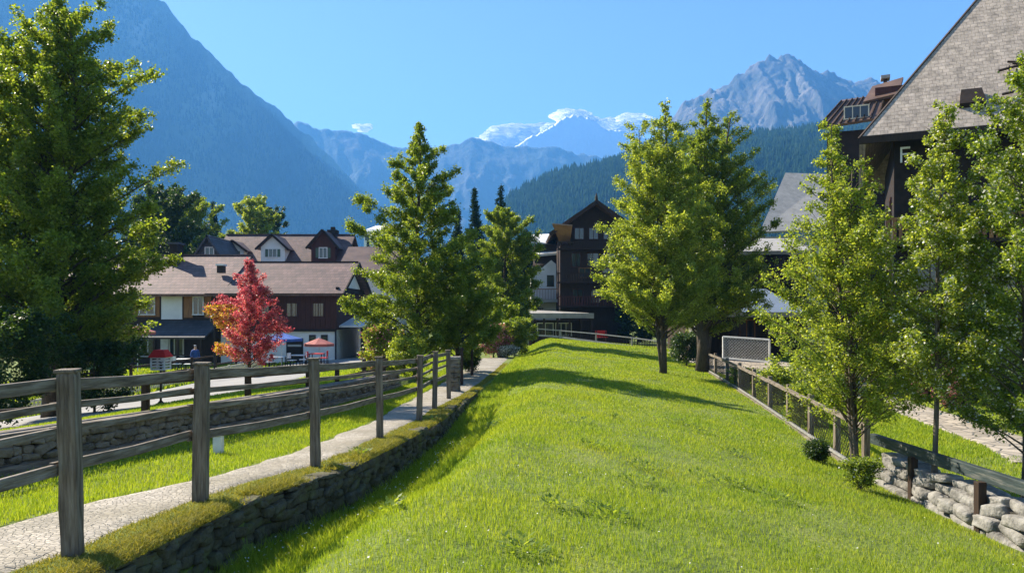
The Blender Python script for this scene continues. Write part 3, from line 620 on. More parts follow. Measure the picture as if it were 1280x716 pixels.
# rail fence standing behind the low wall
ftop = lambda y: ip(y, [5, 7.6, 11, 16, 22], [1.08, 1.02, .86, .62, .50])
t = root('rail_fence', (float(Wx(9))-.4, 9, g1(Wx(9)-.4, 9)), 'dark thin two-rail fence standing directly behind the low stone wall', 'fence')
off = tuple(t.location)
fy = [4.6, 7.15, 10.1, 12.6, 14.9, 16.6, 18.6, 20.8]
for k, a in enumerate(fy):
    x = Wx(a)-.42; z = g1(x, a); w_ = .12
    bevel(MB().bar((x, a, z-.1), (x, a, ftop(a)-.05), .09, .09).build('post', M['wood_dark'], t, off=off), .012)
for k, (a, b) in enumerate(zip(fy[:-1], fy[1:])):
    for dz, hh in ((-.16, .06), (-.36, .05)):
        sag = random.Random(k).uniform(-.015, .015)
        bevel(MB().bar((Wx(a)-.33, a-.08, ftop(a)+dz), (Wx(b)-.33, b+.06, ftop(b)+dz+sag), .04, hh).build('rail', M['wood_dark'], t, off=off), .008)
# short white marker post
x, z = PX(273, 9.5), g1(PX(273, 9.5), 9.5)
t = root('marker_post', (x, 9.5, z), 'short white marker post on the grass before the stone wall', 'post')
bevel(MB().box(-.055, .055, -.055, .055, 0, .22).build('shaft', M['white_paint'], t), .012); bevel(MB().box(-.065, .065, -.065, .065, .22, .25).build('cap', M['white_paint'], t), .012)

# dark posts and stone pillar where the path bends
t = root('stone_pillar', (PX(568, 21), 21, g1(PX(568, 21), 21)), 'square stone pillar with pale cap where the path bends', 'pillar')
it = []; rr = random.Random(2); z = 0
while z < .85:
    h_ = rr.uniform(.09, .16)
    for (cx, cy) in ((-.07, -.07), (.07, -.07), (.07, .07), (-.07, .07)): it.append(((cx+rr.uniform(-.02, .02), cy, z+h_/2), (.17, .17, h_*1.04), rr.uniform(-.2, .2)))
    z += h_
V, F = stones(it, 4); link('stonework', np_mesh('stonework', V, F, M['stone'], True), t)
bevel(MB().box(-.18, .18, -.18, .18, z, z+.09).build('capstone', M['stone_pale'], t), .02)
for (px, d, hh, lab) in [(577, 23, 1.15, 'slim dark post just right of the stone pillar'), (590, 27, 1.1, 'slim dark post farthest along the bending path')]:
    x = PX(px, d); t = root('bollard', (x, d, g1(x, d)-.03), lab, 'post', 'dark posts by the path bend')
    MB().tube([(0, 0, 0), (0, 0, hh)], [.055, .05], 10).build('shaft', M['wood_dark'], t); MB().tube([(0, 0, hh), (0, 0, hh+.03), (0, 0, hh+.08)], [.075, .07, .02], 10).build('cap', M['wood_dark'], t)

# ------------------------------------------------------------------ wire fence on the right
t = root('wire_fence', (float(Rx(20)), 20, g1(Rx(20), 20)), 'wire-mesh fence with weathered wooden posts along the meadow\'s right edge', 'fence')
off = tuple(t.location)
fy = [12.9, 14.6, 16.6, 18.8, 21.2, 23.8, 26.6, 29.5, 32.6, 36]
def fz(y): return float(zR(y))
top = MB(); bot = MB(); wire = MB(); kerb = MB()
for a in fy: bevel(MB().bar((Rx(a), a, fz(a)-.1), (Rx(a), a, fz(a)+1.0), .11, .11).build('post', M['wood_grey'], t, off=off), .01)
for a, b in zip(fy[:-1], fy[1:]):
    pa = Vector((Rx(a), a, fz(a))); pb = Vector((Rx(b), b, fz(b)))
    top.bar(pa+Vector((-.06, 0, .86)), pb+Vector((-.06, 0, .88)), .05, .09); bot.bar(pa+Vector((-.06, 0, .10)), pb+Vector((-.06, 0, .10)), .05, .05); kerb.bar(pa+Vector((-.10, 0, .0)), pb+Vector((-.10, 0, .0)), .07, .10)
    L = (pb-pa).length; nn = int(L/.13)
    for k in range(-5, nn+5):
        for sg in (1, -1):
            u0 = k/nn; u1 = u0+sg*.70/L
            c0, c1 = 0.0, 1.0
            if not (0 <= u0 <= 1 and 0 <= u1 <= 1): continue
            wire.bar(pa.lerp(pb, u0)+Vector((-.06, 0, .12)), pa.lerp(pb, u1)+Vector((-.06, 0, .84)), .008, .008)
top.build('top_rail', M['wood_rail'], t, off=off); bot.build('bottom_rail', M['rail_grey'], t, off=off); wire.build('wire_mesh', M['iron'], t, off=off); kerb.build('kerb_edge', M['stone'], t, off=off)

# ------------------------------------------------------------------ trees
def tree(name, label, cat, base, height, prof, nl, leaf, lm, seed, trunk=.12, bark='bark', limbs=46, clear=.12, up=.9, leaders=None, group=None, lean=(0, 0), spread=.30, parts=('trunk', 'crown'), drop=None, second=None, flat=1.0, gap=0.0):
    """tapered trunk with limbs and twigs; leaves in clumps along the twigs. prof: [(h fraction, radius m)]"""
    rg3 = np.random.default_rng(seed); r = random.Random(seed); t = root(name, base, label, cat, group)
    ws = 1.38 if name != 'spruce_tree' and not name.startswith('shrub') and trunk < .19 else 1.15
    nl = int(nl*(2.75 if name != 'shrub' else 1.3)); leaf = leaf*(.72 if name != 'shrub' else .8)
    if name == 'shrub': ws = .92
    ph = [p[0] for p in prof]; pr = [p[1]*(ws if p[0] < .93 else .8) for p in prof]
    def R_(h): return float(np.interp(h/height, ph, pr))
    wood = MB(); leaders = leaders or [(0, 0, 1.0)]
    tips = []
    for li, (lx, ly, lh) in enumerate(leaders):
        H = height*lh; pts = []; rad = []
        for k in range(9):
            f = k/8; wob = .012*height*math.sin(f*7+seed+li)*f
            pts.append((lx*f**.8+lean[0]*f+wob, ly*f**.8+lean[1]*f+wob*.5, H*f)); rad.append(trunk*(1-.93*f)*(1 if li == 0 else .7)+.006)
        rad[0] *= 1.35; wood.tube(pts, rad, 8)
        nlim = int(limbs*1.35*(1 if li == 0 else .6))
        for i in range(nlim):
            f = clear+(1-clear)*((i+.5)/nlim)**1.08; z = f*H*.985
            p0 = Vector((np.interp(z, [p[2] for p in pts], [p[0] for p in pts]), np.interp(z, [p[2] for p in pts], [p[1] for p in pts]), z))
            a = i*2.39996+r.uniform(-.5, .5); 
            el = up*(1-.25*(1-f))+r.uniform(-.15, .15)
            Rm = R_(min(height, z+.05*height))*r.uniform(.48, 1.10)
            if r.random() < .12: Rm *= 1.18
            L = max(.12, Rm); dirh = Vector((math.cos(a), math.sin(a)*flat, 0))
            rise = math.tan(el)*L*.75
            if z+rise > H*1.03: rise = max(.02*H, H*1.02-z)*r.uniform(.6, 1)
            q = [p0+dirh*L*s_+Vector((0, 0, rise*(s_**.8)-(drop or 0)*L*s_*s_)) for s_ in (0, .35, .7, 1.0)]
            rb = max(.005, trunk*.30*(1-f*.8)); wood.tube(q, [rb, rb*.65, rb*.4, .004], 5)
            tips.append((q, L, f))
    # twigs and leaf clumps
    cl = []
    tw = MB()
    for (q, L, f) in tips:
        nt_ = max(3, int(4+L*5.0))
        for j in range(nt_):
            s_ = r.uniform(.18, 1.02) if L > .3 else r.uniform(.3, 1.05); s_ = s_**.8
            k = min(2, int(s_*3)); u = min(1.1, s_*3-k); c = q[k].lerp(q[k+1], u)
            tl = spread*(.16+.62*L**.7)*r.uniform(.5, 1.2)*(1.1-.5*s_)
            d = (q[3]-q[0]).normalized()*.7+Vector((r.gauss(0, .6), r.gauss(0, .6), r.gauss(.15, .45))); d.normalize()
            e = c+d*tl
            if len(tw.v) < 30000: tw.tube([c, e], [.007+trunk*.02, .003], 3)
            if r.random() >= gap: cl.append((c, e, tl))
    wood.add(tw.v, tw.f); wood.build('trunk', M[bark], t, True)
    n_ = nl; wt = np.array([c[2] for c in cl])**.9; idx = rg3.choice(len(cl), n_, p=wt/wt.sum()); C0 = np.array([c[0][:] for c in cl]); C1 = np.array([c[1][:] for c in cl]); TL = np.array([c[2] for c in cl])
    s_ = rg3.random(n_)[:, None]**.7*1.1; pos = C0[idx]*(1-s_)+C1[idx]*s_+rg3.normal(0, 1, (n_, 3))*(TL[idx]*.17+leaf*.5)[:, None]
    size = leaf*rg3.uniform(.6, 1.25, n_)[:, None]
    nn = rg3.normal(0, 1, (n_, 3)); nn[:, 2] = np.abs(nn[:, 2])*.9+.25; nn /= np.linalg.norm(nn, axis=1)[:, None]
    ref = rg3.normal(0, 1, (n_, 3)); u = np.cross(nn, ref); u /= np.linalg.norm(u, axis=1)[:, None]; v = np.cross(nn, u)
    V = np.stack([pos-u*size*.5, pos-v*size*.34+nn*size*.08, pos+u*size*.55, pos+v*size*.34+nn*size*.08], 1)
    if second:
        m2, fn = second; mask = fn(pos, rg3)
        A, B = V[~mask], V[mask]
    else: A, B = V, None
    lv = link('crown', np_mesh('crown', A.reshape(-1, 3), np.arange(len(A)*4).reshape(-1, 4), M[lm]), t)
    if B is not None and len(B):
        o2 = link('blossom_or_glints' if m2 != 'leaf_gold' else 'leaf_patch', np_mesh('leaf_patch', B.reshape(-1, 3), np.arange(len(B)*4).reshape(-1, 4), M[m2]), t)  # flowers on shrubs, painted leaf highlights on the birches
    return t
def gb(px, d, dz=-.05): x = PX(px, d); return (x, d, g1(x, d)+dz)

tree('broadleaf_tree', 'tall full-crowned green tree filling the left edge', 'tree', gb(66, 22), 12.8,
     [(0, 1.9), (.12, 2.4), (.35, 2.6), (.55, 2.35), (.75, 1.7), (.9, .9), (1, .2)], 84000, .13, 'leaf_green', 1, .24, limbs=105, clear=.10, up=.85, leaders=[(0, 0, 1), (-1.5, .4, .86), (.9, -.5, .93)], gap=.12)
tree('broadleaf_tree', 'full conical green tree left of the path bend', 'tree', gb(522, 26.5), 9.2,
     [(0, 1.3), (.15, 1.8), (.3, 1.85), (.5, 1.55), (.7, 1.1), (.85, .75), (1, .1)], 46000, .105, 'leaf_green', 2, .13, limbs=84, clear=.06, up=.72, gap=.0)
tree('broadleaf_tree', 'low spreading green tree at the path bend, right of the conical tree', 'tree', gb(572, 27.5), 4.4,
     [(0, 1.2), (.3, 1.6), (.6, 1.3), (1, .3)], 24000, .10, 'leaf_green', 22, .09, limbs=50, clear=.12, up=.8)
tree('broadleaf_tree', 'rounded deep green tree at the head of the meadow', 'tree', gb(630, 46), 9.0,
     [(0, 1.2), (.25, 1.55), (.55, 1.6), (.8, 1.45), (1, .7)], 40000, .15, 'leaf_green', 3, .14, limbs=70, clear=.08, up=.8)
tree('broadleaf_tree', 'leafy tree with slim bare trunk rising from the meadow\'s right side', 'tree', gb(829, 30.5), 11.3,
     [(0, .9), (.16, 2.0), (.3, 1.85), (.5, 1.5), (.75, 1.0), (.9, .5), (1, .1)], 46000, .12, 'leaf_lime', 4, .12, limbs=92, clear=.15, up=.85, leaders=[(.2, 0, 1), (-.9, .2, .90), (-.3, -.5, .8)], gap=.0)
tree('broadleaf_tree', 'darker twin-topped tree close behind the slim-trunked meadow tree', 'tree', gb(878, 34.5), 12.8,
     [(0, 1.6), (.15, 2.4), (.4, 2.5), (.6, 2.0), (.8, 1.2), (1, .2)], 50000, .13, 'leaf_green', 5, .26, limbs=90, clear=.14, up=.85, leaders=[(.3, 0, 1), (1.3, 0, .95), (-.5, .3, .85)], gap=.0)
tree('birch_tree', 'light green young tree where the wire fence meets the boulder wall', 'tree', (PX(1072, 12.1), 12.1, -1.25), 6.0,
     [(0, .3), (.14, .9), (.3, .92), (.5, .82), (.7, .5), (.88, .22), (1, .05)], 22000, .062, 'leaf_lime', 6, .05, 'bark_pale', 70, .17, .95, gap=.08, leaders=[(-.45, 0, 1), (-.1, .1, .88), (-.3, -.2, .8)])
tree('birch_tree', 'thin young tree rising behind the boulder wall, second from the right', 'tree', (PX(1166, 10.9), 10.9, -1.15), 5.9,
     [(0, .2), (.22, .6), (.4, .66), (.6, .6), (.8, .36), (1, .06)], 17000, .058, 'leaf_lime', 7, .038, 'bark_pale', 74, .24, .9, gap=.10, leaders=[(.15, 0, 1)], second=('petal_glint_white', lambda pos, rg: rg.random(len(pos)) < .09))  # white leaves imitate glints of light on the foliage
tree('birch_tree', 'leafy tree at the right edge beyond the dark beam', 'tree', (PX(1284, 10.4), 10.4, -1.15), 6.5,
     [(0, .4), (.15, .7), (.35, .9), (.6, .9), (.8, .65), (1, .15)], 26000, .062, 'leaf_green', 8, .06, 'bark_pale', 84, .12, .9, gap=.08, second=('petal_glint_white', lambda pos, rg: rg.random(len(pos)) < .09))  # share of leaves coloured white as painted highlights
def gold(pos, rg): return ((pos[:, 0] < -.55+.5*rg.normal(0, .6, len(pos))) & (pos[:, 2] < 3.2)) & (rg.random(len(pos)) < .75)
tree('maple_tree', 'small crimson maple with yellow leaves on its left side', 'tree', gb(312, 25.6), 4.7,
     [(0, .4), (.28, 1.05), (.45, 1.1), (.62, .8), (.8, .45), (1, .1)], 12000, .085, 'leaf_maple', 9, .07, 'bark', 62, .20, .8, second=('leaf_gold', gold))
# trees behind the houses
bgt = [('dark green tree behind the roofs, next to the big left tree', 203, 238, 70, 3.0, 'leaf_deep', 20000, 12),
       ('bushy green tree behind the dark gable on the left', 236, 250, 84, 3.2, 'leaf_green', 22000, 13),
       ('yellow-green poplar behind the dormered roof', 318, 250, 88, 2.4, 'leaf_lime', 20000, 14),
       ('deep green tree just right of the yellow-green poplar', 337, 262, 94, 2.0, 'leaf_deep', 12000, 15),
       ('green tree peeping between the dark chalet and the slim-trunked tree', 800, 335, 88, 4.5, 'leaf_green', 16000, 26),
       ('deep green tree behind the slim-trunked tree\'s trunk', 838, 330, 96, 5.0, 'leaf_deep', 16000, 27),
       ('green tree low behind the conical tree at the end of the road', 452, 352, 105, 5.0, 'leaf_deep', 14000, 28),
       ('green tree low behind the rosy-leaved bush', 556, 345, 80, 5.0, 'leaf_deep', 14000, 29),
       ('green tree in the gap left of the white curved-gable house', 655, 318, 95, 5.0, 'leaf_deep', 14000, 30)]
def hfor(px, py, d): return PZ(py, d)-g1(PX(px, d), d)
for (lab, px, py, d, rr_, lm, nl, sd) in bgt:
    tree('broadleaf_tree', lab, 'tree', gb(px, d), hfor(px, py, d), [(0, rr_*1.3), (.3, rr_*1.3), (.6, rr_*1.25), (.85, rr_*.95), (1, rr_*.6)], int(nl*1.3), .30, lm, sd, .2, limbs=80, clear=.1, up=.95, group='trees behind the village houses')
con = [('dark spruce behind the left houses, near the big left tree', 268, 250, 92, 2.8, 16), ('dark spruce peak left of its taller neighbour behind the path bend', 595, 233, 72, 2.5, 17),
       ('taller dark spruce peak behind the rounded deep green tree', 627, 229, 74, 2.9, 18), ('dark spruce half hidden behind the conical tree', 572, 262, 78, 2.3, 19), ('small dark spruce right behind the rounded tree', 655, 285, 80, 2.4, 20),
       ('dark spruce between the dormered house and the conical tree', 461, 300, 120, 3.0, 24), ('slim dark spruce left of the white roof house', 446, 312, 125, 2.8, 25)]
for (lab, px, py, d, rr_, sd) in con:
    tree('spruce_tree', lab, 'tree', gb(px, d), hfor(px, py, d), [(0, rr_), (.1, rr_), (.5, rr_*.6), (.8, rr_*.28), (1, .05)], 16000, .24, 'needle', sd, .2, limbs=110, clear=.05, up=.10, drop=.25, spread=.5, group='dark spruces behind the village')
# shrubs
def shrub(label, base, h_, r_, nl, leaf, lm, sd, second=None, name='shrub', cat='shrub', group=None):
    return tree(name, label, cat, base, h_, [(0, r_*.8), (.3, r_), (.7, r_*.85), (1, r_*.3)], nl, leaf, lm, sd, .03, limbs=34, clear=.03, up=.9, second=second, group=group, spread=.4)
def petals(f): return lambda pos, rg: rg.random(len(pos)) < f
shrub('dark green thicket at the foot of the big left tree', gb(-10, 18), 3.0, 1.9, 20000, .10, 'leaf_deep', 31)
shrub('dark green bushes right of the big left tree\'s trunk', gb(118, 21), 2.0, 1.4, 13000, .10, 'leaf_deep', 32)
shrub('rosy-leaved bush left of the conical tree', gb(476, 25), 1.9, .85, 8000, .09, 'leaf_lime', 33, ('petal_pink', petals(.12)))
shrub('low lime bush at the conical tree\'s foot, behind the close-set posts', gb(505, 24), 1.3, .8, 7000, .08, 'leaf_lime', 34)
shrub('pink flowering bush beside the path\'s far end', gb(617, 40), 1.75, 1.1, 9000, .13, 'leaf_green', 35, ('petal_pink', petals(.5)))
shrub('white flowering low bush at the meadow corner, by the path\'s far end', gb(634, 39.5), .6, .6, 3600, .08, 'leaf_deep', 36, ('petal_glint_white', petals(.55)))
shrub('dark green shrub under the rounded tree at the meadow head', gb(643, 41), 2.1, 1.1, 9000, .12, 'leaf_green', 37)
shrub('deep shrub beneath the dark tree beside the wire fence', gb(858, 38), 1.6, 1.2, 7000, .12, 'leaf_deep', 38)
shrub('flowering shrub at the foot of the fence-end tree', (PX(1075, 11.2), 11.2, g1(PX(1075, 11.2), 11.2)), .40, .26, 4200, .04, 'leaf_green', 39, ('petal_glint_white', petals(.03)))
shrub('small dark plant at the kerb before the fence-end tree', (PX(1022, 13.6), 13.6, g1(PX(1022, 13.6), 13.6)-.02), .34, .22, 3000, .045, 'leaf_deep', 40)
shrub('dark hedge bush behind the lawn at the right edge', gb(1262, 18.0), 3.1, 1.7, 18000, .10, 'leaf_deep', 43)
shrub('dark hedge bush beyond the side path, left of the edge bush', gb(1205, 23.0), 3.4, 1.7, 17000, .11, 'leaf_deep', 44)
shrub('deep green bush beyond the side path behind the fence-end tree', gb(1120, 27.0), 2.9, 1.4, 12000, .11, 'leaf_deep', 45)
shrub('pink flowering bush beside the side path', gb(1150, 24.0), 1.5, .75, 7000, .09, 'leaf_deep', 46, ('petal_pink', petals(.5)))
shrub('small pink flowering bush nearer the right hedge', gb(1192, 21.5), 1.2, .55, 4500, .08, 'leaf_deep', 47, ('petal_pink', petals(.4)))
shrub('lime shrub behind the wire fence, nearest its end tree', gb(1010, 18.3), 1.0, .55, 5000, .07, 'leaf_lime', 48)
shrub('lime shrub behind the middle of the wire fence', gb(972, 22.5), 1.1, .7, 5000, .08, 'leaf_lime', 49)
shrub('low plants behind the far end of the wire fence', gb(930, 27.5), .7, .6, 4000, .08, 'leaf_lime', 50)
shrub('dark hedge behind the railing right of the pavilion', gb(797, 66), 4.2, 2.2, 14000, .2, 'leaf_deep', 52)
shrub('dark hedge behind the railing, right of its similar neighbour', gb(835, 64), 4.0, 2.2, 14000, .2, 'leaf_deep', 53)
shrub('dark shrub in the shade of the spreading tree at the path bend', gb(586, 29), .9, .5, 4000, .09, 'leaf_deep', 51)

# ------------------------------------------------------------------ houses
def window(parent, c, w, h_, face='f', frame=M['white_paint'], bars=1, depth=.06, name='window'):
    """c: centre on the wall plane; face f: looks to -y, r: looks to +x, l: looks to -x"""
    fr = MB(); pn = MB(); t_ = .07
    def bx(mb, u0, u1, d0, d1, z0, z1):
        if face == 'f': mb.box(c[0]+u0, c[0]+u1, c[1]-d1, c[1]-d0, c[2]+z0, c[2]+z1)
        elif face == 'r': mb.box(c[0]+d0, c[0]+d1, c[1]+u0, c[1]+u1, c[2]+z0, c[2]+z1)
        else: mb.box(c[0]-d1, c[0]-d0, c[1]+u0, c[1]+u1, c[2]+z0, c[2]+z1)
    bx(fr, -w/2-t_, -w/2, .002, depth, -h_/2, h_/2); bx(fr, w/2, w/2+t_, .002, depth, -h_/2, h_/2)
    bx(fr, -w/2-t_, w/2+t_, .002, depth, h_/2, h_/2+t_); bx(fr, -w/2-t_-.03, w/2+t_+.03, .002, depth+.04, -h_/2-t_, -h_/2)
    for k in range(bars): u = -w/2+w*(k+1)/(bars+1); bx(fr, u-.025, u+.025, .002, depth*.8, -h_/2, h_/2)
    bx(pn, -w/2, w/2, .004, .02, -h_/2, h_/2)
    f = fr.build(name, frame, parent); pn.build('pane', M['glass'], f); return f
def gable_body(x0, x1, y0, y1, z0, ze, zr, ridge='x'):
    """prism with gable ends; ridge along x or y"""
    if ridge == 'x':
        ym = (y0+y1)/2; vs = [(x0, y0, z0), (x1, y0, z0), (x1, y1, z0), (x0, y1, z0), (x0, y0, ze), (x1, y0, ze), (x1, y1, ze), (x0, y1, ze), (x0, ym, zr), (x1, ym, zr)]
        fs = [(0, 1, 5, 4), (1, 2, 6, 9, 5), (2, 3, 7, 6), (3, 0, 4, 8, 7), (4, 5, 9, 8), (6, 7, 8, 9), (0, 3, 2, 1)]
    else:
        xm = (x0+x1)/2; vs = [(x0, y0, z0), (x1, y0, z0), (x1, y1, z0), (x0, y1, z0), (x0, y0, ze), (x1, y0, ze), (x1, y1, ze), (x0, y1, ze), (xm, y0, zr), (xm, y1, zr)]
        fs = [(0, 1, 5, 8, 4), (1, 2, 6, 5), (2, 3, 7, 9, 6), (3, 0, 4, 7), (4, 8, 9, 7), (5, 6, 9, 8), (0, 3, 2, 1)]
    return MB().add(vs, fs)
def gable_roof(x0, x1, y0, y1, ze, zr, ov=.8, og=.6, t_=.18, ridge='x'):
    mb = MB(); 
    if ridge == 'x':
        ym = (y0+y1)/2; sl = (zr-ze)/(ym-y0); e0 = ze-sl*ov+t_; zt = zr+t_
        mb.slab([(x0-og, y0-ov, e0), (x1+og, y0-ov, e0), (x1+og, ym+.003, zt), (x0-og, ym+.003, zt)], t_)
        mb.slab([(x1+og, y1+ov, e0), (x0-og, y1+ov, e0), (x0-og, ym-.003, zt), (x1+og, ym-.003, zt)], t_)
    else:
        xm = (x0+x1)/2; sl = (zr-ze)/(xm-x0); e0 = ze-sl*ov+t_; zt = zr+t_
        mb.slab([(x0-ov, y1+og, e0), (x0-ov, y0-og, e0), (xm+.003, y0-og, zt), (xm+.003, y1+og, zt)], t_)
        mb.slab([(x1+ov, y0-og, e0), (x1+ov, y1+og, e0), (xm-.003, y1+og, zt), (xm-.003, y0-og, zt)], t_)
    return mb
def ridge_cap(a, b, m, parent, w=.3): MB().bar(a, b, w, .10).build('ridge_cap', m, parent)
def dormer(parent, x, y, z, w, h_, dep, roofm, wallm, trim):
    """small gabled dormer facing -y at front (x,y,z)"""
    b_ = gable_body(x-w/2, x+w/2, y, y+dep, z-.4, z+h_*.55, z+h_, 'y').build('dormer', wallm, parent)
    gable_roof(x-w/2, x+w/2, y, y+dep, z+h_*.55, z+h_, .38, .35, .12, 'y').build('dormer_roof', roofm, b_)
    sl = (h_*.45)/(w/2)
    e = MB(); e.bar((x-w/2-.42, y-.38, z+h_*.55-sl*.40+.06), (x, y-.38, z+h_+.10), .07, .2); e.bar((x+w/2+.42, y-.38, z+h_*.55-sl*.40+.06), (x, y-.38, z+h_+.10), .07, .2)
    e.build('bargeboard', trim, b_)
    f = window(b_, (x, y, z+h_*.28), w*.30, h_*.32, 'f', M['white_paint'], 1)
    MB().box(x-w*.31, x-w*.20, y-.05, y-.003, z+h_*.12, z+h_*.44).build('shutter', SHUT, b_); MB().box(x+w*.20, x+w*.31, y-.05, y-.003, z+h_*.12, z+h_*.44).build('shutter', SHUT, b_)
SHUT = mat('green_shutter', (0.09, 0.15, 0.10), None, 5, .6, .2)

# --- long tavern house on the left: two wings
zg = -2.1
H1 = root('tavern_house', (-24, 54, zg), 'long two-storey tavern with pinkish tiled roof and white panel, left of the maple', 'house')
o_ = Vector((-24, 54, zg))
def q(px, y): return PX(px, y)-o_.x
def qz(py, y): return PZ(py, y)-o_.z
ey = 52.0; zE = qz(362, ey); zRg = qz(322, 57.5)
xa, xb = q(20, ey), q(272, ey)
y0, y1 = ey+.6-o_.y, 63-o_.y
gable_body(xa, xb, y0, y1, 0, zE, zRg-.1).build('wall', M['wood_dark'], H1)
gable_roof(xa, xb, y0, y1, zE, zRg, 1.0, .4, .2).build('roof', M['tile'], H1)
ridge_cap((xa-.4, (y0+y1)/2, zRg+.22), (xb+.4, (y0+y1)/2, zRg+.22), M['tile_b'], H1)
# upper floor panels
def panel(name, pxa, pxb, pya, pyb, m, parent, depth=.05, yy=None, back=.002):
    Y = (yy if yy is not None else ey+.6); c0 = q(pxa, Y); c1 = q(pxb, Y); z0_, z1_ = qz(pyb, Y), qz(pya, Y)
    return MB().box(c0, c1, Y-o_.y-depth, Y-o_.y-back, z0_, z1_).build(name, m, parent)
panel('white_panel', 202, 228, 364, 399, M['plaster'], H1, label if False else .05)
panel('timber_panel', 167, 200, 366, 396, M['wood_warm'], H1)
panel('timber_panel', 230, 241, 366, 397, M['wood_warm'], H1)
panel('timber_panel', 256, 264, 366, 397, M['wood_warm'], H1)
for pxc, ww in ((184, 1.0), (248, .65)):
    Y = ey+.55; window(H1, (q(pxc, Y), Y-o_.y-.005, qz(382, Y)), ww, 1.2, 'f')
# tavern porch: dark shingle canopy on posts
Yp = 50.4
a0, a1 = q(165, Yp), q(262, Yp)
MB().slab([(a0, Yp-o_.y-.9, qz(421, Yp)), (a1, Yp-o_.y-.9, qz(421, Yp)), (a1, ey+.6-o_.y, qz(400, ey)), (a0, ey+.6-o_.y, qz(400, ey))], .12).build('canopy', M['shingle'], H1)
for pxc in (172, 199, 228, 256): MB().bar((q(pxc, Yp), Yp-o_.y-.7, 0), (q(pxc, Yp), Yp-o_.y-.7, qz(420, Yp)), .14, .14).build('porch_post', M['wood_dark'], H1)
MB().box(a0, a1, Yp-o_.y-.75, Yp-o_.y-.65, .85, .95).build('porch_rail', M['wood_dark'], H1)
dd = MB().box(q(196, ey), q(206, ey), ey+.6-o_.y-.06, ey+.6-o_.y-.003, .05, 2.2).build('door', M['white_paint'], H1); MB().box(q(203.5, ey), q(204.6, ey), ey+.6-o_.y-.13, ey+.6-o_.y-.06, 1.0, 1.12).build('handle', M['iron'], dd)
window(H1, (q(216, ey), ey+.6-o_.y, 1.3), .9, 1.2, 'f', bars=2); window(H1, (q(180, ey), ey+.6-o_.y, 1.3), .9, 1.2, 'f', bars=1)
ch = MB().box(q(212, 56), q(222, 56), 56-o_.y, 57-o_.y, zRg-1.0, zRg+.9).build('chimney', M['wood_black'], H1); MB().box(q(210, 56), q(224, 56), 55.9-o_.y, 57.1-o_.y, zRg+.9, zRg+1.05).build('chimney_cap', M['shingle'], ch)
v_ = MB().box(q(271, 54), q(279, 54), 54-o_.y, 54.5-o_.y, qz(341, 54), qz(332, 54)).build('roof_vent', M['wood_dark'], H1); MB().box(q(270, 54), q(280, 54), 53.9-o_.y, 54.6-o_.y, qz(332, 54), qz(330, 54)).build('vent_cap', M['white_paint'], v_)
# wooden signs / dark shutters on upper floor
# --- boarded wing with white ground floor and white gable
H2 = root('boarded_house', (-15, 54, zg), 'house of dark red boards over a white ground floor, right of the maple', 'house')
o_ = Vector((-15, 54, zg)); ey = 52.0
xa, xb = q(276, 52.6), q(419, 52.6); y0, y1 = .0-1.4, 9.0-1.4   # world y 52.6..61.6
zE = qz(362, 52); zRg = qz(331, 57.1); zF = qz(412, 52.6)
MB().box(xa, xb, y0, y1, 0, zF).build('ground_floor_wall', M['plaster'], H2)
gable_body(xa-.002, xb+.12, y0-.12, y1+.1, zF, zE+.1, zRg-.05).build('upper_wall', M['wood_red'], H2)
gable_roof(xa, xb, y0, y1, zE, zRg, 1.0, .75, .2).build('roof', M['tile_b'], H2)
ridge_cap((xa-.7, (y0+y1)/2, zRg+.22), (xb+.7, (y0+y1)/2, zRg+.22), M['wood_dark'], H2, .2)
# white gable infill + dark bargeboards on the right side
ym = (y0+y1)/2
gp = MB(); s_ = (zRg-zE)/(ym-y0)
gp.slab([(xb+.135+.05, y0+1.2, zE+.25), (xb+.135+.05, y1-1.2, zE+.25), (xb+.135+.05, ym+.3, zRg-.35), (xb+.135+.05, ym-.3, zRg-.35)], .05)
gp.build('gable_panel', M['plaster'], H2)
bb = MB(); bb.bar((xb+.8, y0-1.0, zE-s_*1.0+.08), (xb+.8, ym, zRg+.1), .08, .26); bb.bar((xb+.8, y1+1.0, zE-s_*1.0+.08), (xb+.8, ym, zRg+.1), .08, .26); bb.build('bargeboard', M['wood_black'], H2)
MB().box(xb+.13, xb+.30, y0-.4, y1+.4, zE-.15, zE+.2).build('tie_beam', M['wood_black'], H2)
br = MB()
for k in range(int((xb-xa)/.35)): u = xa+.1+k*.35; br.box(u, u+.035, y0-.145, y0-.122, zF+.05, zE-.25)
br.build('cover_strips', M['wood_red'], H2)
MB().box(xa, xb+.1, y0-.2, y0-.122, zF-.12, zF+.05).build('floor_beam', M['wood_black'], H2)
for pxc in (390.5, 405.5): window(H2, (q(pxc, 52.6), y0, qz(425, 52.6)), .32, .62, 'f', M['wood_dark'], 0)
d_ = MB().box(q(358, 52.6), q(379, 52.6), y0-.05, y0-.003, .02, 1.95).build('door', M['wood_black'], H2); MB().box(q(360, 52.6), q(377, 52.6), y0-.08, y0-.05, 1.35, 1.5).build('door_panel', M['plaster_grey'], d_)
for pxc in (300, 330, 365, 398): window(H2, (q(pxc, 52.5), y0-.123, (zF+zE)/2), .7, .9, 'f', M['wood_red'], 1)
MB().bar((xb+.05, y0-.06, 0), (xb+.05, y0-.06, zF), .1, .1).build('downpipe', M['trousers'], H2)
# side lean-to with pale roof
MB().slab([(xb+.15, y0+.5, qz(407, 53)+.0), (xb+3.4, y0+.5, qz(407, 53)-.0), (xb+3.4, y1-.5, qz(390, 58)), (xb+.15, y1-.5, qz(390, 58))], .12).build('lean_to_roof', M['roof_white'], H2)
MB().box(xb+1.6, xb+3.2, y0+1.0, y1-1, 0, qz(409, 53)).build('lean_to_wall', M['wood_dark'], H2)
for k in range(6): pass

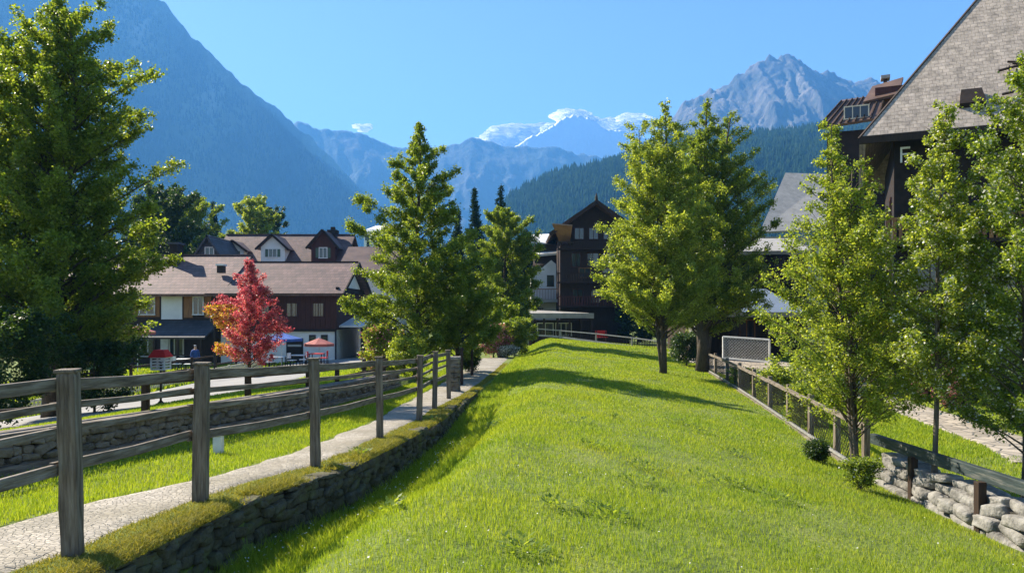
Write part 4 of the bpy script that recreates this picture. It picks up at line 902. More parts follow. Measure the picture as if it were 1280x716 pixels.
# --- dormered house behind
H3 = root('dormered_house', (-22, 72, zg), 'house with brownish tiled roof and two dormers behind the tavern', 'house')
o_ = Vector((-22, 72, zg)); Yh = 70.0
xa, xb = q(262, 70), q(428, 72); y0, y1 = -2.0, 9.0; zE = qz(338, 70); zRg = qz(296, 75.5)
gable_body(xa, xb, y0, y1, 0, zE, zRg-.1).build('wall', M['plaster_grey'], H3)
gable_roof(xa, xb, y0, y1, zE, zRg, .9, .5, .2).build('roof', M['tile_b'], H3)
ridge_cap((xa-.5, (y0+y1)/2, zRg+.22), (xb+.5, (y0+y1)/2, zRg+.22), M['tile'], H3, .25)
dormer(H3, q(341, 71), -1.0, qz(322, 71)-.2, 2.3, 2.3, 4.0, M['tile_b'], M['plaster'], M['wood_black'])
dormer(H3, q(404, 71), -1.0, qz(324, 71)-.2, 2.3, 2.9, 4.0, M['tile_b'], M['wood_red'], M['wood_black'])
dormer(H3, q(290, 71), -.6, qz(320, 71)-.2, 2.0, 1.6, 4.0, M['tile_b'], M['plaster'], M['wood_dark'])
c_ = MB().box(q(410, 74), q(419, 74), 2.2, 3.0, zRg-2.5, qz(291, 74)).build('chimney', M['wood_dark'], H3); MB().box(q(408.5, 74), q(420.5, 74), 2.1, 3.1, qz(291, 74), qz(287, 74)).build('chimney_cap', M['wood_black'], c_)
MB().box(q(412, 74), q(417, 74), 2.4, 2.8, qz(287, 74), qz(283, 74)).build('chimney_pot', M['wood_dark'], c_)
c2 = MB().box(q(268, 71), q(272, 71), -.4, 0, qz(325, 71)-.5, qz(318, 71)).build('chimney', M['wood_dark'], H3)
# --- dark gabled house
H4 = root('slate_gable_house', (-26.5, 68, zg), 'steep dark slate gable between the tavern roof and the dormered house', 'house')
o_ = Vector((-26.5, 68, zg))
gable_body(q(243, 66), q(278, 66), -2, 6, 0, qz(322, 66), qz(296, 66), 'y').build('wall', M['shingle'], H4)
gable_roof(q(243, 66), q(278, 66), -2, 6, qz(322, 66), qz(296, 66), .5, .4, .16, 'y').build('roof', M['shingle'], H4)
window(H4, (q(262, 66), -2, qz(316, 66)), .7, .9)
# --- grey roofed shed and white hotel beyond
H5 = root('grey_roof_house', (PX(465, 62), 68, zg), 'house with plain grey hipped roof behind the boarded house', 'house')
o_ = Vector((PX(465, 62), 68, zg))
gable_body(q(430, 66), q(500, 66), -2, 7, 0, qz(338, 66), qz(311, 70.5)).build('wall', M['plaster'], H5)
gable_roof(q(430, 66), q(500, 66), -2, 7, qz(338, 66), qz(311, 70.5), .8, .6, .2).build('roof', M['roof_brown'], H5)
window(H5, (q(450, 66), -2, qz(348, 66)), .9, 1.2)
H6 = root('white_hotel', (PX(474, 150), 152, -2), 'distant white building with flat pale roof behind the conical tree', 'building')
o_ = Vector((PX(474, 150), 152, -2))
MB().box(q(455, 150), q(498, 150), -2, 8, 0, qz(287, 150)).build('wall', M['plaster'], H6)
MB().slab([(q(452, 150), -3, qz(290, 150)), (q(500, 150), -3, qz(288, 150)), (q(496, 150), 8, qz(280, 158)), (q(458, 150), 8, qz(281, 158))], .3).build('roof', M['roof_white'], H6)
for k in range(5): window(H6, (q(459+k*8, 150), -2, qz(297, 150)), .7, 1.0, bars=0, frame=M['wood_dark'])

# --- centre dark chalet
H7 = root('dark_chalet', (8, 70, -1.6), 'tall dark timber chalet with front gable and balconies in the middle', 'house')
o_ = Vector((PX(743, 68), 70, -1.6)); H7.location = o_; Y = 68.0
xa, xb = q(700, Y), q(787, Y); zE = qz(287, Y); zRg = qz(257, Y)
gable_body(xa, xb, -2, 9, 0, zE, zRg, 'y').build('wall', M['wood_dark'], H7)
gable_roof(xa, xb, -2, 9, zE, zRg, 1.0, 1.6, .22, 'y').build('roof', M['roof_brown'], H7)
e = MB(); sl = (zRg-zE)/((xb-xa)/2); xm = (xa+xb)/2
e.bar((xa-1.05, -3.63, zE-sl*1.05+.1), (xm, -3.63, zRg+.12), .08, .32); e.bar((xb+1.05, -3.63, zE-sl*1.05+.1), (xm, -3.63, zRg+.12), .08, .32); e.build('bargeboard', M['wood_dark'], H7)
MB().tube([(xm, -3.3, zRg+.2), (xm, -3.3, zRg+.6), (xm, -3.3, zRg+.95)], [.14, .12, .02], 8).build('finial', M['wood_dark'], H7)
for (py0, py1) in ((310, 302), (352, 341), (382, 370)):
    z0_ = qz(py0, Y-1); hh = qz(py1, Y-1)-z0_
    b_ = MB().box(xa-.3, xb+.3, -3.2, -2.003, z0_-.12, z0_).build('balcony', M['wood_dark'], H7)
    r_ = MB(); r_.box(xa-.3, xb+.3, -3.25, -3.15, z0_+hh-.1, z0_+hh)
    for k in range(int((xb-xa+.6)/.24)): u = xa-.3+k*.24; r_.box(u, u+.13, -3.22, -3.17, z0_, z0_+hh-.1)
    r_.build('balcony_railing', M['wood_red'] if py0 == 382 else M['wood_dark'], b_)
for (px_, py_, w_, h_) in ((724, 292, .8, 1.0), (742, 292, .8, 1.0), (760, 292, .8, 1.0), (720, 325, .8, 1.2), (741, 325, 1.0, 1.2), (764, 325, .8, 1.2), (731, 341, 1.0, .8), (760, 341, 1.0, .8), (722, 370, .9, 1.2), (745, 370, .9, 1.2), (768, 370, .9, 1.2)):
    window(H7, (q(px_, Y), -2, qz(py_, Y)), w_, h_, 'f', M['wood_warm'] if py_ == 341 else M['wood_red'])
MB().box(q(700, Y), q(716, Y), -3.6, -2.1, qz(306, Y), qz(304, Y)).build('eave_bracket', M['wood_dark'], H7)
MB().slab([(q(690, 66), -4.4, qz(279, 65.6)), (q(715, 66), -4.4, qz(281, 65.6)), (q(713, 67), -2.1, qz(304, 67)), (q(700, 67), -2.1, qz(300, 67))], .12).build('copper_canopy', M['copper'], H7)
# --- white house beside the chalet
H8 = root('white_chapel_house', (PX(690, 72), 76, -1.6), 'white curved-gable house with snow-white roofs left of the dark chalet', 'house')
o_ = Vector((PX(690, 72), 76, -1.6)); Y = 74.0
gable_body(q(664, Y), q(714, Y), -2, 8, 0, qz(346, Y), qz(325, Y), 'y').build('wall', M['plaster'], H8)
MB().slab([(q(668, 74), -2.6, qz(318, 73.4)), (q(712, 74), -2.6, qz(314, 73.4)), (q(708, 80), 4, qz(296, 80)), (q(676, 80), 4, qz(302, 80))], .25).build('roof', M['roof_white'], H8)
MB().slab([(q(660, 74), -1, qz(300, 75)), (q(690, 74), -1, qz(305, 75)), (q(696, 80), 6, qz(292, 82)), (q(666, 80), 6, qz(293, 82))], .25).build('upper_roof', M['roof_white'], H8)
MB().box(q(668, 75), q(706, 75), -1.9, 6, qz(330, 75), qz(306, 75)).build('attic_wall', M['wood_dark'], H8)
window(H8, (q(688, Y), -2, qz(351, Y)), .55, 1.0, 'f', M['wood_dark'], 0)
b_ = MB().box(q(664, 72), q(712, 72), -4.5, -2.003, qz(374, 72)-.3, qz(374, 72)).build('terrace', M['roof_grey'], H8)
r_ = MB(); r_.box(q(664, 72), q(712, 72), -4.5, -4.4, qz(362, 72), qz(361, 72))
for k in range(26): u = q(664, 72)+k*.15; r_.box(u, u+.05, -4.48, -4.43, qz(374, 72), qz(362, 72))
r_.build('terrace_railing', M['wood_warm'], b_)
# long low porch before the chalet with grey fascia
H9 = root('porch_pavilion', (PX(705, 62), 63, -1.4), 'low open pavilion with long grey fascia before the dark chalet', 'pavilion')
o_ = Vector((PX(705, 62), 63, -1.4))
MB().slab([(q(662, 61), -2.2, qz(392, 61)), (q(742, 61), -2.2, qz(396, 61)), (q(742, 61), 2, qz(391, 64)), (q(662, 61), 2, qz(387, 64))], .14).build('roof', M['roof_grey'], H9)
MB().box(q(662, 61), q(742, 61), -2.3, -2.16, qz(396, 61)-.1, qz(389, 61)-.15).build('fascia', M['roof_grey'], H9)
for px_ in (664, 680, 697, 712, 727, 740): MB().bar((q(px_, 61), -2, 0), (q(px_, 61), -2, qz(398, 61)), .16, .16).build('post', M['wood_dark'], H9)
MB().box(q(662, 63), q(742, 63), 1.6, 1.9, 0, qz(400, 63)).build('back_wall', M['wood_dark'], H9)
window(H9, (q(682, 64), 1.6, 1.6), 1.3, 1.0); window(H9, (q(705, 64), 1.6, 1.6), 1.3, 1.0, bars=2)
# white rail fence at the meadow head
t = root('railing', (PX(745, 56), 56, -.3), 'pale low railing along the meadow\'s top edge before the pavilion', 'railing'); off = tuple(t.location)
ln = [(660, 419, 410, 56), (700, 422, 413, 55), (745, 428, 417, 53), (790, 434, 422, 51), (835, 440, 428, 49)]
tr = MB(); lr = MB(); up_ = MB()
for (a, b) in zip(ln[:-1], ln[1:]):
    A = Vector(P(a[0], a[2], a[3])); B = Vector(P(b[0], b[2], b[3])); A0 = Vector(P(a[0], a[1]-1, a[3])); B0 = Vector(P(b[0], b[1]-1, b[3]))
    tr.bar(A, B, .06, .07); lr.bar(A0, B0, .12, .12)
    for k in range(14): u = k/14; up_.bar(A0.lerp(B0, u), A.lerp(B, u), .03, .03)
    MB().bar(A0-Vector((0, 0, .7)), A+Vector((0, 0, .05)), .10, .10).build('post', M['rail_grey'], t, off=off)
tr.build('top_rail', M['rail_grey'], t, off=off); lr.build('bottom_rail', M['rail_grey'], t, off=off); up_.build('balusters', M['wood_dark'], t, off=off)
# red door panel thing = red bench by the railing
def bench(label, loc, rz=0, m='red', s=1.0):
    t = root('bench', loc, label, 'bench', rz=rz)
    sb = MB(); [sb.box(-.75*s, .75*s, -.22+.15*k, -.10+.15*k, .42, .46) for k in range(3)]; bevel(sb.build('seat', M[m], t), .008)
    bk = MB(); [bk.box(-.75*s, .75*s, .22, .26, .52+.16*k, .64+.16*k) for k in range(3)]; bevel(bk.build('backrest', M[m], t), .008)
    for x_ in (-.62*s, .62*s):
        for y_ in (-.18, .24): MB().box(x_-.03, x_+.03, y_-.03, y_+.03, 0, .42 if y_ < 0 else .98).build('leg', M['iron'], t)
    return t
x_ = PX(752, 58); bench('red bench beyond the railing at the meadow\'s top edge', (x_, 58, g1(x_, 58)+.0), .1, s=.6)

# --- mid right shed with blue metal roof and lattice
H10 = root('porch_house', (PX(930, 45), 48, -1.1), 'low dark house with blue-grey metal roof and open porch, mid right', 'house')
o_ = Vector((PX(930, 45), 48, -1.1)); Y = 43.0
xa, xb = q(884, Y), q(1010, Y)
MB().box(xa, xb, -3.4, 6, 0, qz(393, 44.6)).build('wall', M['wood_dark'], H10)
MB().slab([(xa-.3, -5.4, qz(391, 42.6)), (xb+.3, -5.4, qz(394, 42.6)), (xb+.3, 3, qz(361, 51)), (xa-.3, 3, qz(361, 51))], .14).build('roof', M['roof_blue'], H10)
MB().box(xa-.35, xb+.35, -5.5, -5.36, qz(395, 42.6)-.05, qz(390, 42.6)).build('fascia', M['roof_grey'], H10)
vt = MB().tube([(q(940, 43), -4.6, qz(388, 43.2)), (q(940, 43), -4.6, qz(384, 43.2))], .14, 10).build('roof_vent', M['roof_grey'], H10)
for px_ in (887, 925, 962, 1000): MB().bar((q(px_, 42.8), -5.1, 0), (q(px_, 42.8), -5.1, qz(396, 42.8)), .14, .14).build('porch_post', M['wood_dark'], H10)
window(H10, (q(933, 44.6), -3.4, qz(411, 44.6)), .9, 1.0, 'f', M['wood_warm'], 1); window(H10, (q(918, 44.6), -3.4, qz(411, 44.6)), .6, 1.0, 'f', M['wood_red'], 0)
lt = MB().tube([(q(950, 43), -5.0, qz(403, 43)), (q(950, 43), -5.0, qz(401, 43)), (q(950, 43), -5.0, qz(399.5, 43))], [.12, .14, .03], 8).build('porch_lamp', M['white_paint'], H10)
w9 = MB().box(xa-.6, xa-.1, -5.6, -3, 0, qz(392, 43)).build('stone_pier', M['stone_pale'], H10)
t = root('lattice_screen', (PX(930, 40), 40, g1(PX(930, 40), 40)), 'white diagonal lattice screen before the porch of the dark low house', 'screen'); off = tuple(t.location)
L0 = Vector(P(904, 447, 40)); L1 = Vector(P(962, 452, 38.4)); hh = 1.15; sl_ = MB(); Ln = (L1-L0).length; nn = int(Ln/.16)
for k in range(-8, nn+1):
    for sg, dd_ in ((1, 0), (-1, .03)):
        s0 = k*.16; s1 = s0+hh; z0_, z1_ = 0, hh
        if s0 < 0: z0_ = -s0; s0 = 0
        if s1 > Ln: z1_ = hh-(s1-Ln); s1 = Ln
        if z1_ <= z0_: continue
        a_ = L0.lerp(L1, s0/Ln)+Vector((0, dd_, z0_ if sg > 0 else hh-z0_)); b_ = L0.lerp(L1, s1/Ln)+Vector((0, dd_, z1_ if sg > 0 else hh-z1_)); sl_.bar(a_, b_, .03, .05)
sl_.build('lattice', M['rail_grey'], t, off=off)
fr = MB(); fr.bar(L0, L1, .08, .08); fr.bar(L0+Vector((0, 0, hh)), L1+Vector((0, 0, hh)), .08, .08); fr.bar(L0, L0+Vector((0, 0, hh)), .08, .08); fr.bar(L1, L1+Vector((0, 0, hh)), .08, .08); fr.build('frame', M['white_paint'], t, off=off)
# dark balconied house behind the shed
H11 = root('balcony_house', (PX(925, 60), 62, -1.6), 'dark balconied house with pale flat roof behind the blue-roofed house', 'house')
o_ = Vector((PX(925, 60), 62, -1.6)); Y = 60.0
MB().box(q(880, Y), q(1010, Y), -2, 8, 0, qz(318, Y)).build('wall', M['wood_black'], H11)
MB().slab([(q(872, Y), -3, qz(316, Y)), (q(1014, Y), -3, qz(314, Y)), (q(1005, 64), 5, qz(298, 67)), (q(890, 64), 5, qz(298, 67))], .3).build('roof', M['roof_grey'], H11)
b_ = MB().box(q(880, 58.6), q(1010, 58.6), -3.4, -2.003, qz(352, 59)-.15, qz(352, 59)).build('balcony', M['wood_dark'], H11); r_ = MB(); r_.box(q(880, 58.6), q(1010, 58.6), -3.45, -3.35, qz(340, 59), qz(338.5, 59))
for k in range(38): u = q(880, 58.6)+k*.23; r_.box(u, u+.12, -3.42, -3.37, qz(352, 59), qz(340, 59))
r_.build('balcony_railing', M['wood_red'], b_)
for px_ in (900, 925, 950, 975): window(H11, (q(px_, Y), -2, qz(330, Y)), .9, 1.1, 'f', M['wood_red'])
H12 = root('pale_roof_house', (PX(985, 78), 80, -2), 'house with sloping pale roof between the dark tree and the light green tree', 'house')
o_ = Vector((PX(985, 78), 80, -2)); Y = 78.
MB().box(q(940, Y), q(1040, Y), -2, 8, 0, qz(296, Y)).build('wall', M['plaster_grey'], H12)
MB().slab([(q(945, Y), -3.2, qz(290, 77)), (q(1060, Y), -3.2, qz(285, 77)), (q(1050, 84), 6, qz(218, 86)), (q(990, 84), 6, qz(216, 86))], .25).build('roof', M['roof_grey'], H12)
window(H12, (q(965, Y), -2, qz(306, Y)), .9, 1.1); window(H12, (q(990, Y), -2, qz(306, Y)), .9, 1.1)

# --- big steep-roofed chalet on the right
C0 = Vector((14.1, 30, PZ(173, 30))); th = math.radians(25)
H13 = root('steep_roof_chalet', (C0.x, C0.y, -1.2), 'huge chalet with steep grey shingle roof over dark timber walls, upper right', 'house', rz=-th)
ze = C0.z+1.2   # local: x along eave, y back
mb = MB(); Lr = 26; hipx = 1.45; rise = 9.6; run = 6.7
A = (0, 0, ze); B_ = (Lr, 0, ze); T0 = (hipx*4.7, run, ze+rise); T1 = (Lr-4.7, run, ze+rise); D_ = (0, 2*run, ze); E_ = (Lr, 2*run, ze)
mb.slab([A, B_, T1, T0], .28); mb.slab([E_, D_, T0, T1], .28); mb.slab([D_, A, T0], .28) ; mb.slab([B_, E_, T1], .28)
mb.build('roof', M['roof_big'], H13)
ed = MB(); ed.bar((0, -.02, ze-.1), (Lr, -.02, ze-.1), .12, .3); ed.bar((-.02, 0, ze), (hipx*4.7, run, ze+rise), .10, .05); ed.build('eave_board', M['wood_dark'], H13)
MB().box(1.3, Lr-1.3, 1.3, 2*run-1.3, 0, ze+.3).build('wall', M['wood_black'], H13)
for i, z in enumerate((2.6, 5.6)):
    b_ = MB().box(1.0, 12, .3, 1.297, z, z+.15).build('balcony', M['wood_dark'], H13); r_ = MB(); r_.box(1.0, 12, .28, .36, z+1.0, z+1.1)
    for k in range(50): u = 1.0+k*.22; r_.box(u, u+.13, .30, .34, z+.15, z+1.0)
    r_.build('balcony_railing', M['wood_red'] if i == 0 else M['wood_warm'], b_)
for z in (1.5, 4.4, 7.3):
    for x_ in (2.6, 5.0, 7.4): window(H13, (x_, 1.3, z), 1.0, 1.2, 'f', M['wood_red'])
for z in (4.4, 7.3):
    for y_ in (4, 8): window(H13, (1.3, y_, z), 1.0, 1.2, 'l', M['wood_red'])
bk = MB(); bk.box(1.5, 1.57, .6, .7, ze-1.0, ze-.38); bk.box(1.57, 1.85, .6, .7, ze-.46, ze-.38); bk.box(1.57, 1.78, .6, .7, ze-.70, ze-.64); bk.build('white_bracket', M['white_paint'], H13)
# skylight hatch and broken snow guards on roof slope
sl = rise/run; nrm = Vector((0, -rise, run)).normalized()
def onroof(x_, y_): return Vector((x_, y_, ze+sl*y_))
hb = MB(); c = onroof(4.0, .9); u = Vector((1, 0, 0)); v = Vector((0, run, rise)).normalized()
hb.slab([c+nrm*.25-u*.45-v*.4, c+nrm*.25+u*.45-v*.4, c+nrm*.25+u*.35+v*.4, c+nrm*.25-u*.35+v*.4], .3); hb.build('roof_hatch', M['wood_black'], H13)
sg = MB(); rr = random.Random(8)
for k in range(16):
    a_ = onroof(5.2+rr.uniform(0, 2.8), .9+rr.uniform(-.3, 1.0))+nrm*.12; d_ = (u*rr.uniform(-1, 1)+v*rr.uniform(-.6, .6)).normalized()*rr.uniform(.3, .9); sg.bar(a_, a_+d_, .05, .07, nrm)
sg.bar(onroof(5.0, 1.7)+nrm*.14, onroof(7.6, 2.1)+nrm*.14, .06, .08, nrm); sg.bar(onroof(5.0, .9)+nrm*.14, onroof(7.4, 1.2)+nrm*.14, .06, .08, nrm)
sg.build('snow_guard', M['wood_black'], H13)
# --- dark turreted roof house behind it
H14 = root('bronze_roof_house', (PX(1085, 46), 48, -1.5), 'dark house with bronze metal mansard roof behind the steep chalet', 'house', rz=math.radians(-24))
o_ = Vector((PX(1085, 46), 48, -1.5)); Y = 46.
MB().box(q(1054, Y), q(1150, Y), -1.5, 9, 0, qz(160, Y)).build('wall', M['wood_black'], H14)
MB().slab([(q(1044, Y), -2.6, qz(154, 45.4)), (q(1112, Y), -2.6, qz(149, 45.4)), (q(1112, 47), -.4, qz(121, 47.6)), (q(1062, 47), -.4, qz(125, 47.6))], .18).build('roof', M['roof_brown'], H14)
MB().slab([(q(1062, 47), -.4, qz(125, 47.6)), (q(1112, 47), -.4, qz(121, 47.6)), (q(1112, 47), 8, qz(126, 56)), (q(1062, 47), 8, qz(127, 56))], .18).build('roof_top', M['roof_brown'], H14)
window(H14, (q(1092, 45.6), -2.25, qz(139, 45.6)), 1.3, .7, 'f', M['cream'], 2)
MB().slab([(q(1096, 46), -1.2, qz(128, 46.8)), (q(1136, 46), -1.2, qz(122, 46.8)), (q(1133, 47), .6, qz(104, 48.6)), (q(1098, 47), .6, qz(111, 48.6))], .16).build('upper_roof', M['roof_brown'], H14)
MB().box(q(1100, 47), q(1135, 47), -.9, 5, qz(128, 47), qz(112, 47)).build('attic_wall', M['wood_red'], H14)
c_ = MB().box(q(1092, 49), q(1096, 49), 1.0, 1.4, qz(122, 49), qz(104, 49)).build('chimney', M['wood_dark'], H14); MB().box(q(1089, 49), q(1099, 49), .8, 1.6, qz(104, 49), qz(100, 49)).build('chimney_cap', M['roof_grey'], c_)
rb_ = MB()
for k in range(9): 
    a_ = Vector((q(1044, Y), -2.6, qz(154, 45.4))).lerp(Vector((q(1112, Y), -2.6, qz(149, 45.4))), k/8); b_ = Vector((q(1062, 47), -.4, qz(125, 47.6))).lerp(Vector((q(1112, 47), -.4, qz(121, 47.6))), k/8); rb_.bar(a_+Vector((0, -.02, .05)), b_+Vector((0, -.02, .05)), .06, .08)
rb_.build('roof_seams', M['wood_dark'], H14)

# ------------------------------------------------------------------ left street furniture, café, fences
# dark far rail fence and pale picket edging beyond the road
def far_fence(name, label, pts, h_, m, picket=False, sp=.2):
    y_m = pts[0]; t = root(name, (pts[0][0], pts[0][1], g1(*pts[0])), label, 'fence'); off = tuple(t.location); pk = MB()
    for (a, b) in zip(pts[:-1], pts[1:]):
        A = Vector((a[0], a[1], g1(*a))); B = Vector((b[0], b[1], g1(*b))); L = (B-A).length
        MB().bar(A-Vector((0, 0, .1)), A+Vector((0, 0, h_+.06)), .11, .11).build('post', m, t, off=off)
        if picket:
            n_ = int(L/sp)
            for k in range(n_):
                for sg in (1, -1):
                    p0 = A.lerp(B, k/n_)+Vector((0, 0, .05)); p1 = A.lerp(B, min(1, max(0, (k+sg*1.2)/n_)))+Vector((0, 0, h_)); pk.bar(p0, p1, .03, .05)
        for f in ((.95,) if picket else (.95, .5)): MB().bar(A+Vector((0, 0, h_*f)), B+Vector((0, 0, h_*f)), .05, .09).build('rail', m, t, off=off)
    A = B; MB().bar(A-Vector((0, 0, .1)), A+Vector((0, 0, h_+.06)), .11, .11).build('post', m, t, off=off)
    if picket: pk.build('pickets', m, t, off=off)
xx = lambda y: float(Wx(y))-13.6
far_fence('picket_fence', 'low cream crossed-picket edging along the far side of the road', [(xx(a), a) for a in np.arange(24, 50, 2.6)], .5, M['cream'], True)
xx = lambda y: float(Wx(y))-15.0
far_fence('dark_fence', 'dark two-rail fence beyond the road before the tavern', [(xx(a), a) for a in np.arange(22, 50, 3.1)], 1.15, M['wood_dark'])

def parasol(label, loc, r_, h_, m, rz=0):
    t = root('parasol', loc, label, 'parasol', rz=rz)
    MB().tube([(0, 0, 0), (0, 0, h_+.1)], .025, 8).build('pole', M['white_paint'], t); MB().tube([(0, 0, 0), (0, 0, .07)], .25, 12).build('base', M['iron'], t)
    mb = MB(); n_ = 8; vs = [(0, 0, h_)]+[(math.cos(2*math.pi*k/n_)*r_, math.sin(2*math.pi*k/n_)*r_, h_-.38) for k in range(n_)]+[(math.cos(2*math.pi*k/n_)*r_*.99, math.sin(2*math.pi*k/n_)*r_*.99, h_-.55) for k in range(n_)]
    fs = [(0, k+1, (k+1) % n_+1) for k in range(n_)]+[(k+1, k+1+n_, (k+1) % n_+1+n_, (k+1) % n_+1) for k in range(n_)]
    mb.add(vs, fs).build('canopy', M[m], t); return t
def table(label, loc, m='white_paint'):
    t = root('cafe_table', loc, label, 'table', 'café tables before the houses')
    bevel(MB().box(-.45, .45, -.4, .4, .70, .74).build('table_top', M[m], t), .01)
    for x_ in (-.38, .38):
        for y_ in (-.33, .33): MB().box(x_-.025, x_+.025, y_-.025, y_+.025, 0, .70).build('leg', M['iron'], t)
def chair(label, loc, rz, m='white_paint'):
    t = root('cafe_chair', loc, label, 'chair', 'café chairs before the houses', rz)
    bevel(MB().box(-.22, .22, -.22, .22, .43, .47).build('seat', M[m], t), .01); bevel(MB().box(-.22, .22, .19, .23, .55, .9).build('backrest', M[m], t), .01)
    for x_ in (-.19, .19):
        for y_ in (-.19, .21): MB().box(x_-.02, x_+.02, y_-.02, y_+.02, 0, .43 if y_ < 0 else .9).build('leg', M['iron'], t)
def gp_(px, y): x = PX(px, y); return (x, y, g1(x, y))
parasol('blue parasol beside the maple before the boarded house', gp_(352, 47.5), 1.35, 2.2, 'blue')
parasol('pale red parasol over the tables by the two small windows', gp_(399, 48.5), 1.0, 1.7, 'red_pale')
parasol('red and white parasol at the tavern\'s left corner', gp_(172, 46), 1.1, 2.9, 'red_pale')
table('red-topped café table under the pale red parasol', gp_(396, 47), 'red'); table('white café table between the blue and pale red parasols', gp_(372, 46.5)); table('white café table under the blue parasol', gp_(347, 46)); table('white café table in front of the tavern canopy', gp_(228, 47.5))
for k, (px_, y_, lab, mm, rz_) in enumerate([(388, 46, 'red café chair left of the red-topped table', 'red', 1.5), (405, 46.2, 'red café chair right of the red-topped table', 'red', -1.5), (365, 45.8, 'white café chair left of the middle table', 'white_paint', 1.3), (379, 45.9, 'white café chair right of the middle table', 'white_paint', -1.4),
                            (338, 45.4, 'white café chair left of the table under the blue parasol', 'white_paint', 1.4), (221, 46.8, 'white café chair left of the table at the tavern canopy', 'white_paint', 1.4), (235, 46.6, 'white café chair right of the table at the tavern canopy', 'white_paint', -1.4)]):
    chair(lab, gp_(px_, y_), rz_, mm)
# post box with red roof
d = 22.6; b0 = gp_(201, d)
t = root('lantern_post', b0, 'slim post carrying a white latticed box with red roof by the road', 'post box')
MB().tube([(0, 0, 0), (0, 0, 1.35)], .035, 8).build('pole', M['wood_dark'], t)
MB().tube([(0, 0, 0), (0, 0, .05), (0, 0, .16)], [.16, .14, .05], 10).build('base', M['wood_dark'], t)
zt = PZ(437, d)-b0[2]; zb_ = PZ(461, d)-b0[2]
bx_ = MB(); 
for x_ in (-.2, .2):
    for y_ in (-.2, .2): bx_.box(x_-.02, x_+.02, y_-.02, y_+.02, zb_, zt-.22)
for k in range(5): z = zb_+(zt-.24-zb_)*k/4; bx_.box(-.22, .22, -.225, -.19, z-.015, z+.015); bx_.box(-.22, .22, .19, .225, z-.015, z+.015); bx_.box(-.225, -.2, -.19, .19, z-.015, z+.015); bx_.box(.2, .225, -.19, .19, z-.015, z+.015)
bx_.box(-.2, .2, -.2, .2, zb_-.03, zb_); bx_.build('box', M['white_paint'], t)
MB().add([(-.27, -.27, zt-.22), (.27, -.27, zt-.22), (.27, .27, zt-.22), (-.27, .27, zt-.22), (-.15, -.15, zt), (.15, -.15, zt), (.15, .15, zt), (-.15, .15, zt)], [(0, 1, 5, 4), (1, 2, 6, 5), (2, 3, 7, 6), (3, 0, 4, 7), (4, 5, 6, 7), (3, 2, 1, 0)]).build('roof', M['red'], t)
# small street lamp near the red maple
d = 38; b0 = gp_(268, d); t = root('street_lamp', b0, 'dark street lamp with round head behind the person', 'street lamp')
MB().tube([(0, 0, 0), (0, 0, .3), (0, 0, 2.9)], [.09, .05, .04], 8).build('pole', M['iron'], t); MB().tube([(0, 0, 2.9), (0, 0, 3.0), (0, 0, 3.25), (0, 0, 3.4)], [.06, .2, .22, .04], 10).build('lamp_head', M['iron'], t)

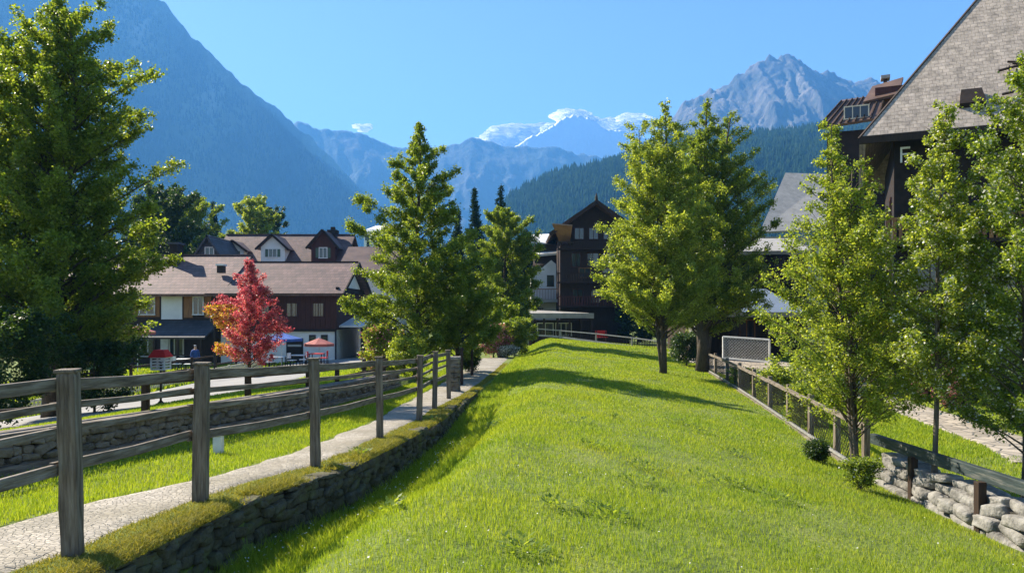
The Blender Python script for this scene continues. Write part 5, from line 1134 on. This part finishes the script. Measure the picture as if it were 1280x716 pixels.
# ------------------------------------------------------------------ person
def person(label, loc, rz):
    t = root('person', loc, label, 'person', rz=rz)
    def skin(name, vs, es, rad, m, parent, sub=2, rootv=0):
        me = bpy.data.meshes.new(name); me.from_pydata(vs, es, []); o = bpy.data.objects.new(name, me); COL.objects.link(o); o.parent = parent
        sm = o.modifiers.new('skin', 'SKIN'); sl_ = me.skin_vertices[0].data
        for i, r_ in enumerate(rad): sl_[i].radius = r_ if isinstance(r_, tuple) else (r_, r_); sl_[i].use_root = (i == rootv)
        su = o.modifiers.new('sub', 'SUBSURF'); su.levels = sub; su.render_levels = sub; sm.use_smooth_shade = True; me.materials.append(m); return o
    body = skin('body', [(0, 0, .93), (0, 0, 1.12), (0, 0, 1.32), (0, 0, 1.45), (0, -.01, 1.54), (0, -.02, 1.60), (0, -.02, 1.70),
                  (.1, 0, .90), (.11, -.02, .50), (.11, .03, .08), (.12, -.10, .03), (-.1, 0, .90), (-.12, .06, .50), (-.12, .12, .09), (-.12, 0, .03),
                  (.18, 0, 1.41), (.24, .02, 1.14), (.20, -.16, .98), (.18, -.25, .97), (-.18, 0, 1.41), (-.25, .03, 1.14), (-.22, -.12, .95), (-.2, -.2, .93)],
         [(0, 1), (1, 2), (2, 3), (3, 4), (4, 5), (5, 6), (0, 7), (7, 8), (8, 9), (9, 10), (0, 11), (11, 12), (12, 13), (13, 14), (3, 15), (15, 16), (16, 17), (17, 18), (3, 19), (19, 20), (20, 21), (21, 22)],
         [(.15, .11), (.15, .11), (.17, .12), (.12, .09), .052, .075, .085, .09, .065, .045, .04, .09, .065, .045, .04, .06, .045, .035, .038, .06, .045, .035, .038], M['skin'], t)
    skin('jacket', [(0, 0, .86), (0, 0, 1.12), (0, 0, 1.32), (0, 0, 1.46), (.19, 0, 1.41), (.25, .02, 1.14), (.21, -.14, .99), (-.19, 0, 1.41), (-.26, .03, 1.14), (-.23, -.10, .96)],
         [(0, 1), (1, 2), (2, 3), (3, 4), (4, 5), (5, 6), (3, 7), (7, 8), (8, 9)], [(.19, .14), (.18, .14), (.20, .15), (.12, .10), .08, .065, .05, .08, .065, .05], M['jacket'], t)
    skin('trousers', [(0, 0, .93), (.1, 0, .88), (.11, -.02, .50), (.11, .03, .12), (-.1, 0, .88), (-.12, .06, .50), (-.12, .12, .13)], [(0, 1), (1, 2), (2, 3), (0, 4), (4, 5), (5, 6)], [(.16, .12), .11, .085, .065, .11, .085, .065], M['trousers'], t)
    skin('cap', [(0, .01, 1.70), (0, .0, 1.77)], [(0, 1)], [.105, .085], M['cap'], t); return t
person('person in blue jacket and pale cap standing beyond the road fence', gp_(244, 43.5), 1.0)

# scattered roadside flower tubs behind the path's far end
def tub(label, loc, sd):
    t = root('flower_tub', loc, label, 'planter'); MB().tube([(0, 0, 0), (0, 0, .35), (0, 0, .42)], [.22, .30, .31], 12).build('tub', M['stone_pale'], t)
tub('round pale flower tub at the path\'s far end', gp_(627, 40.2), 1)
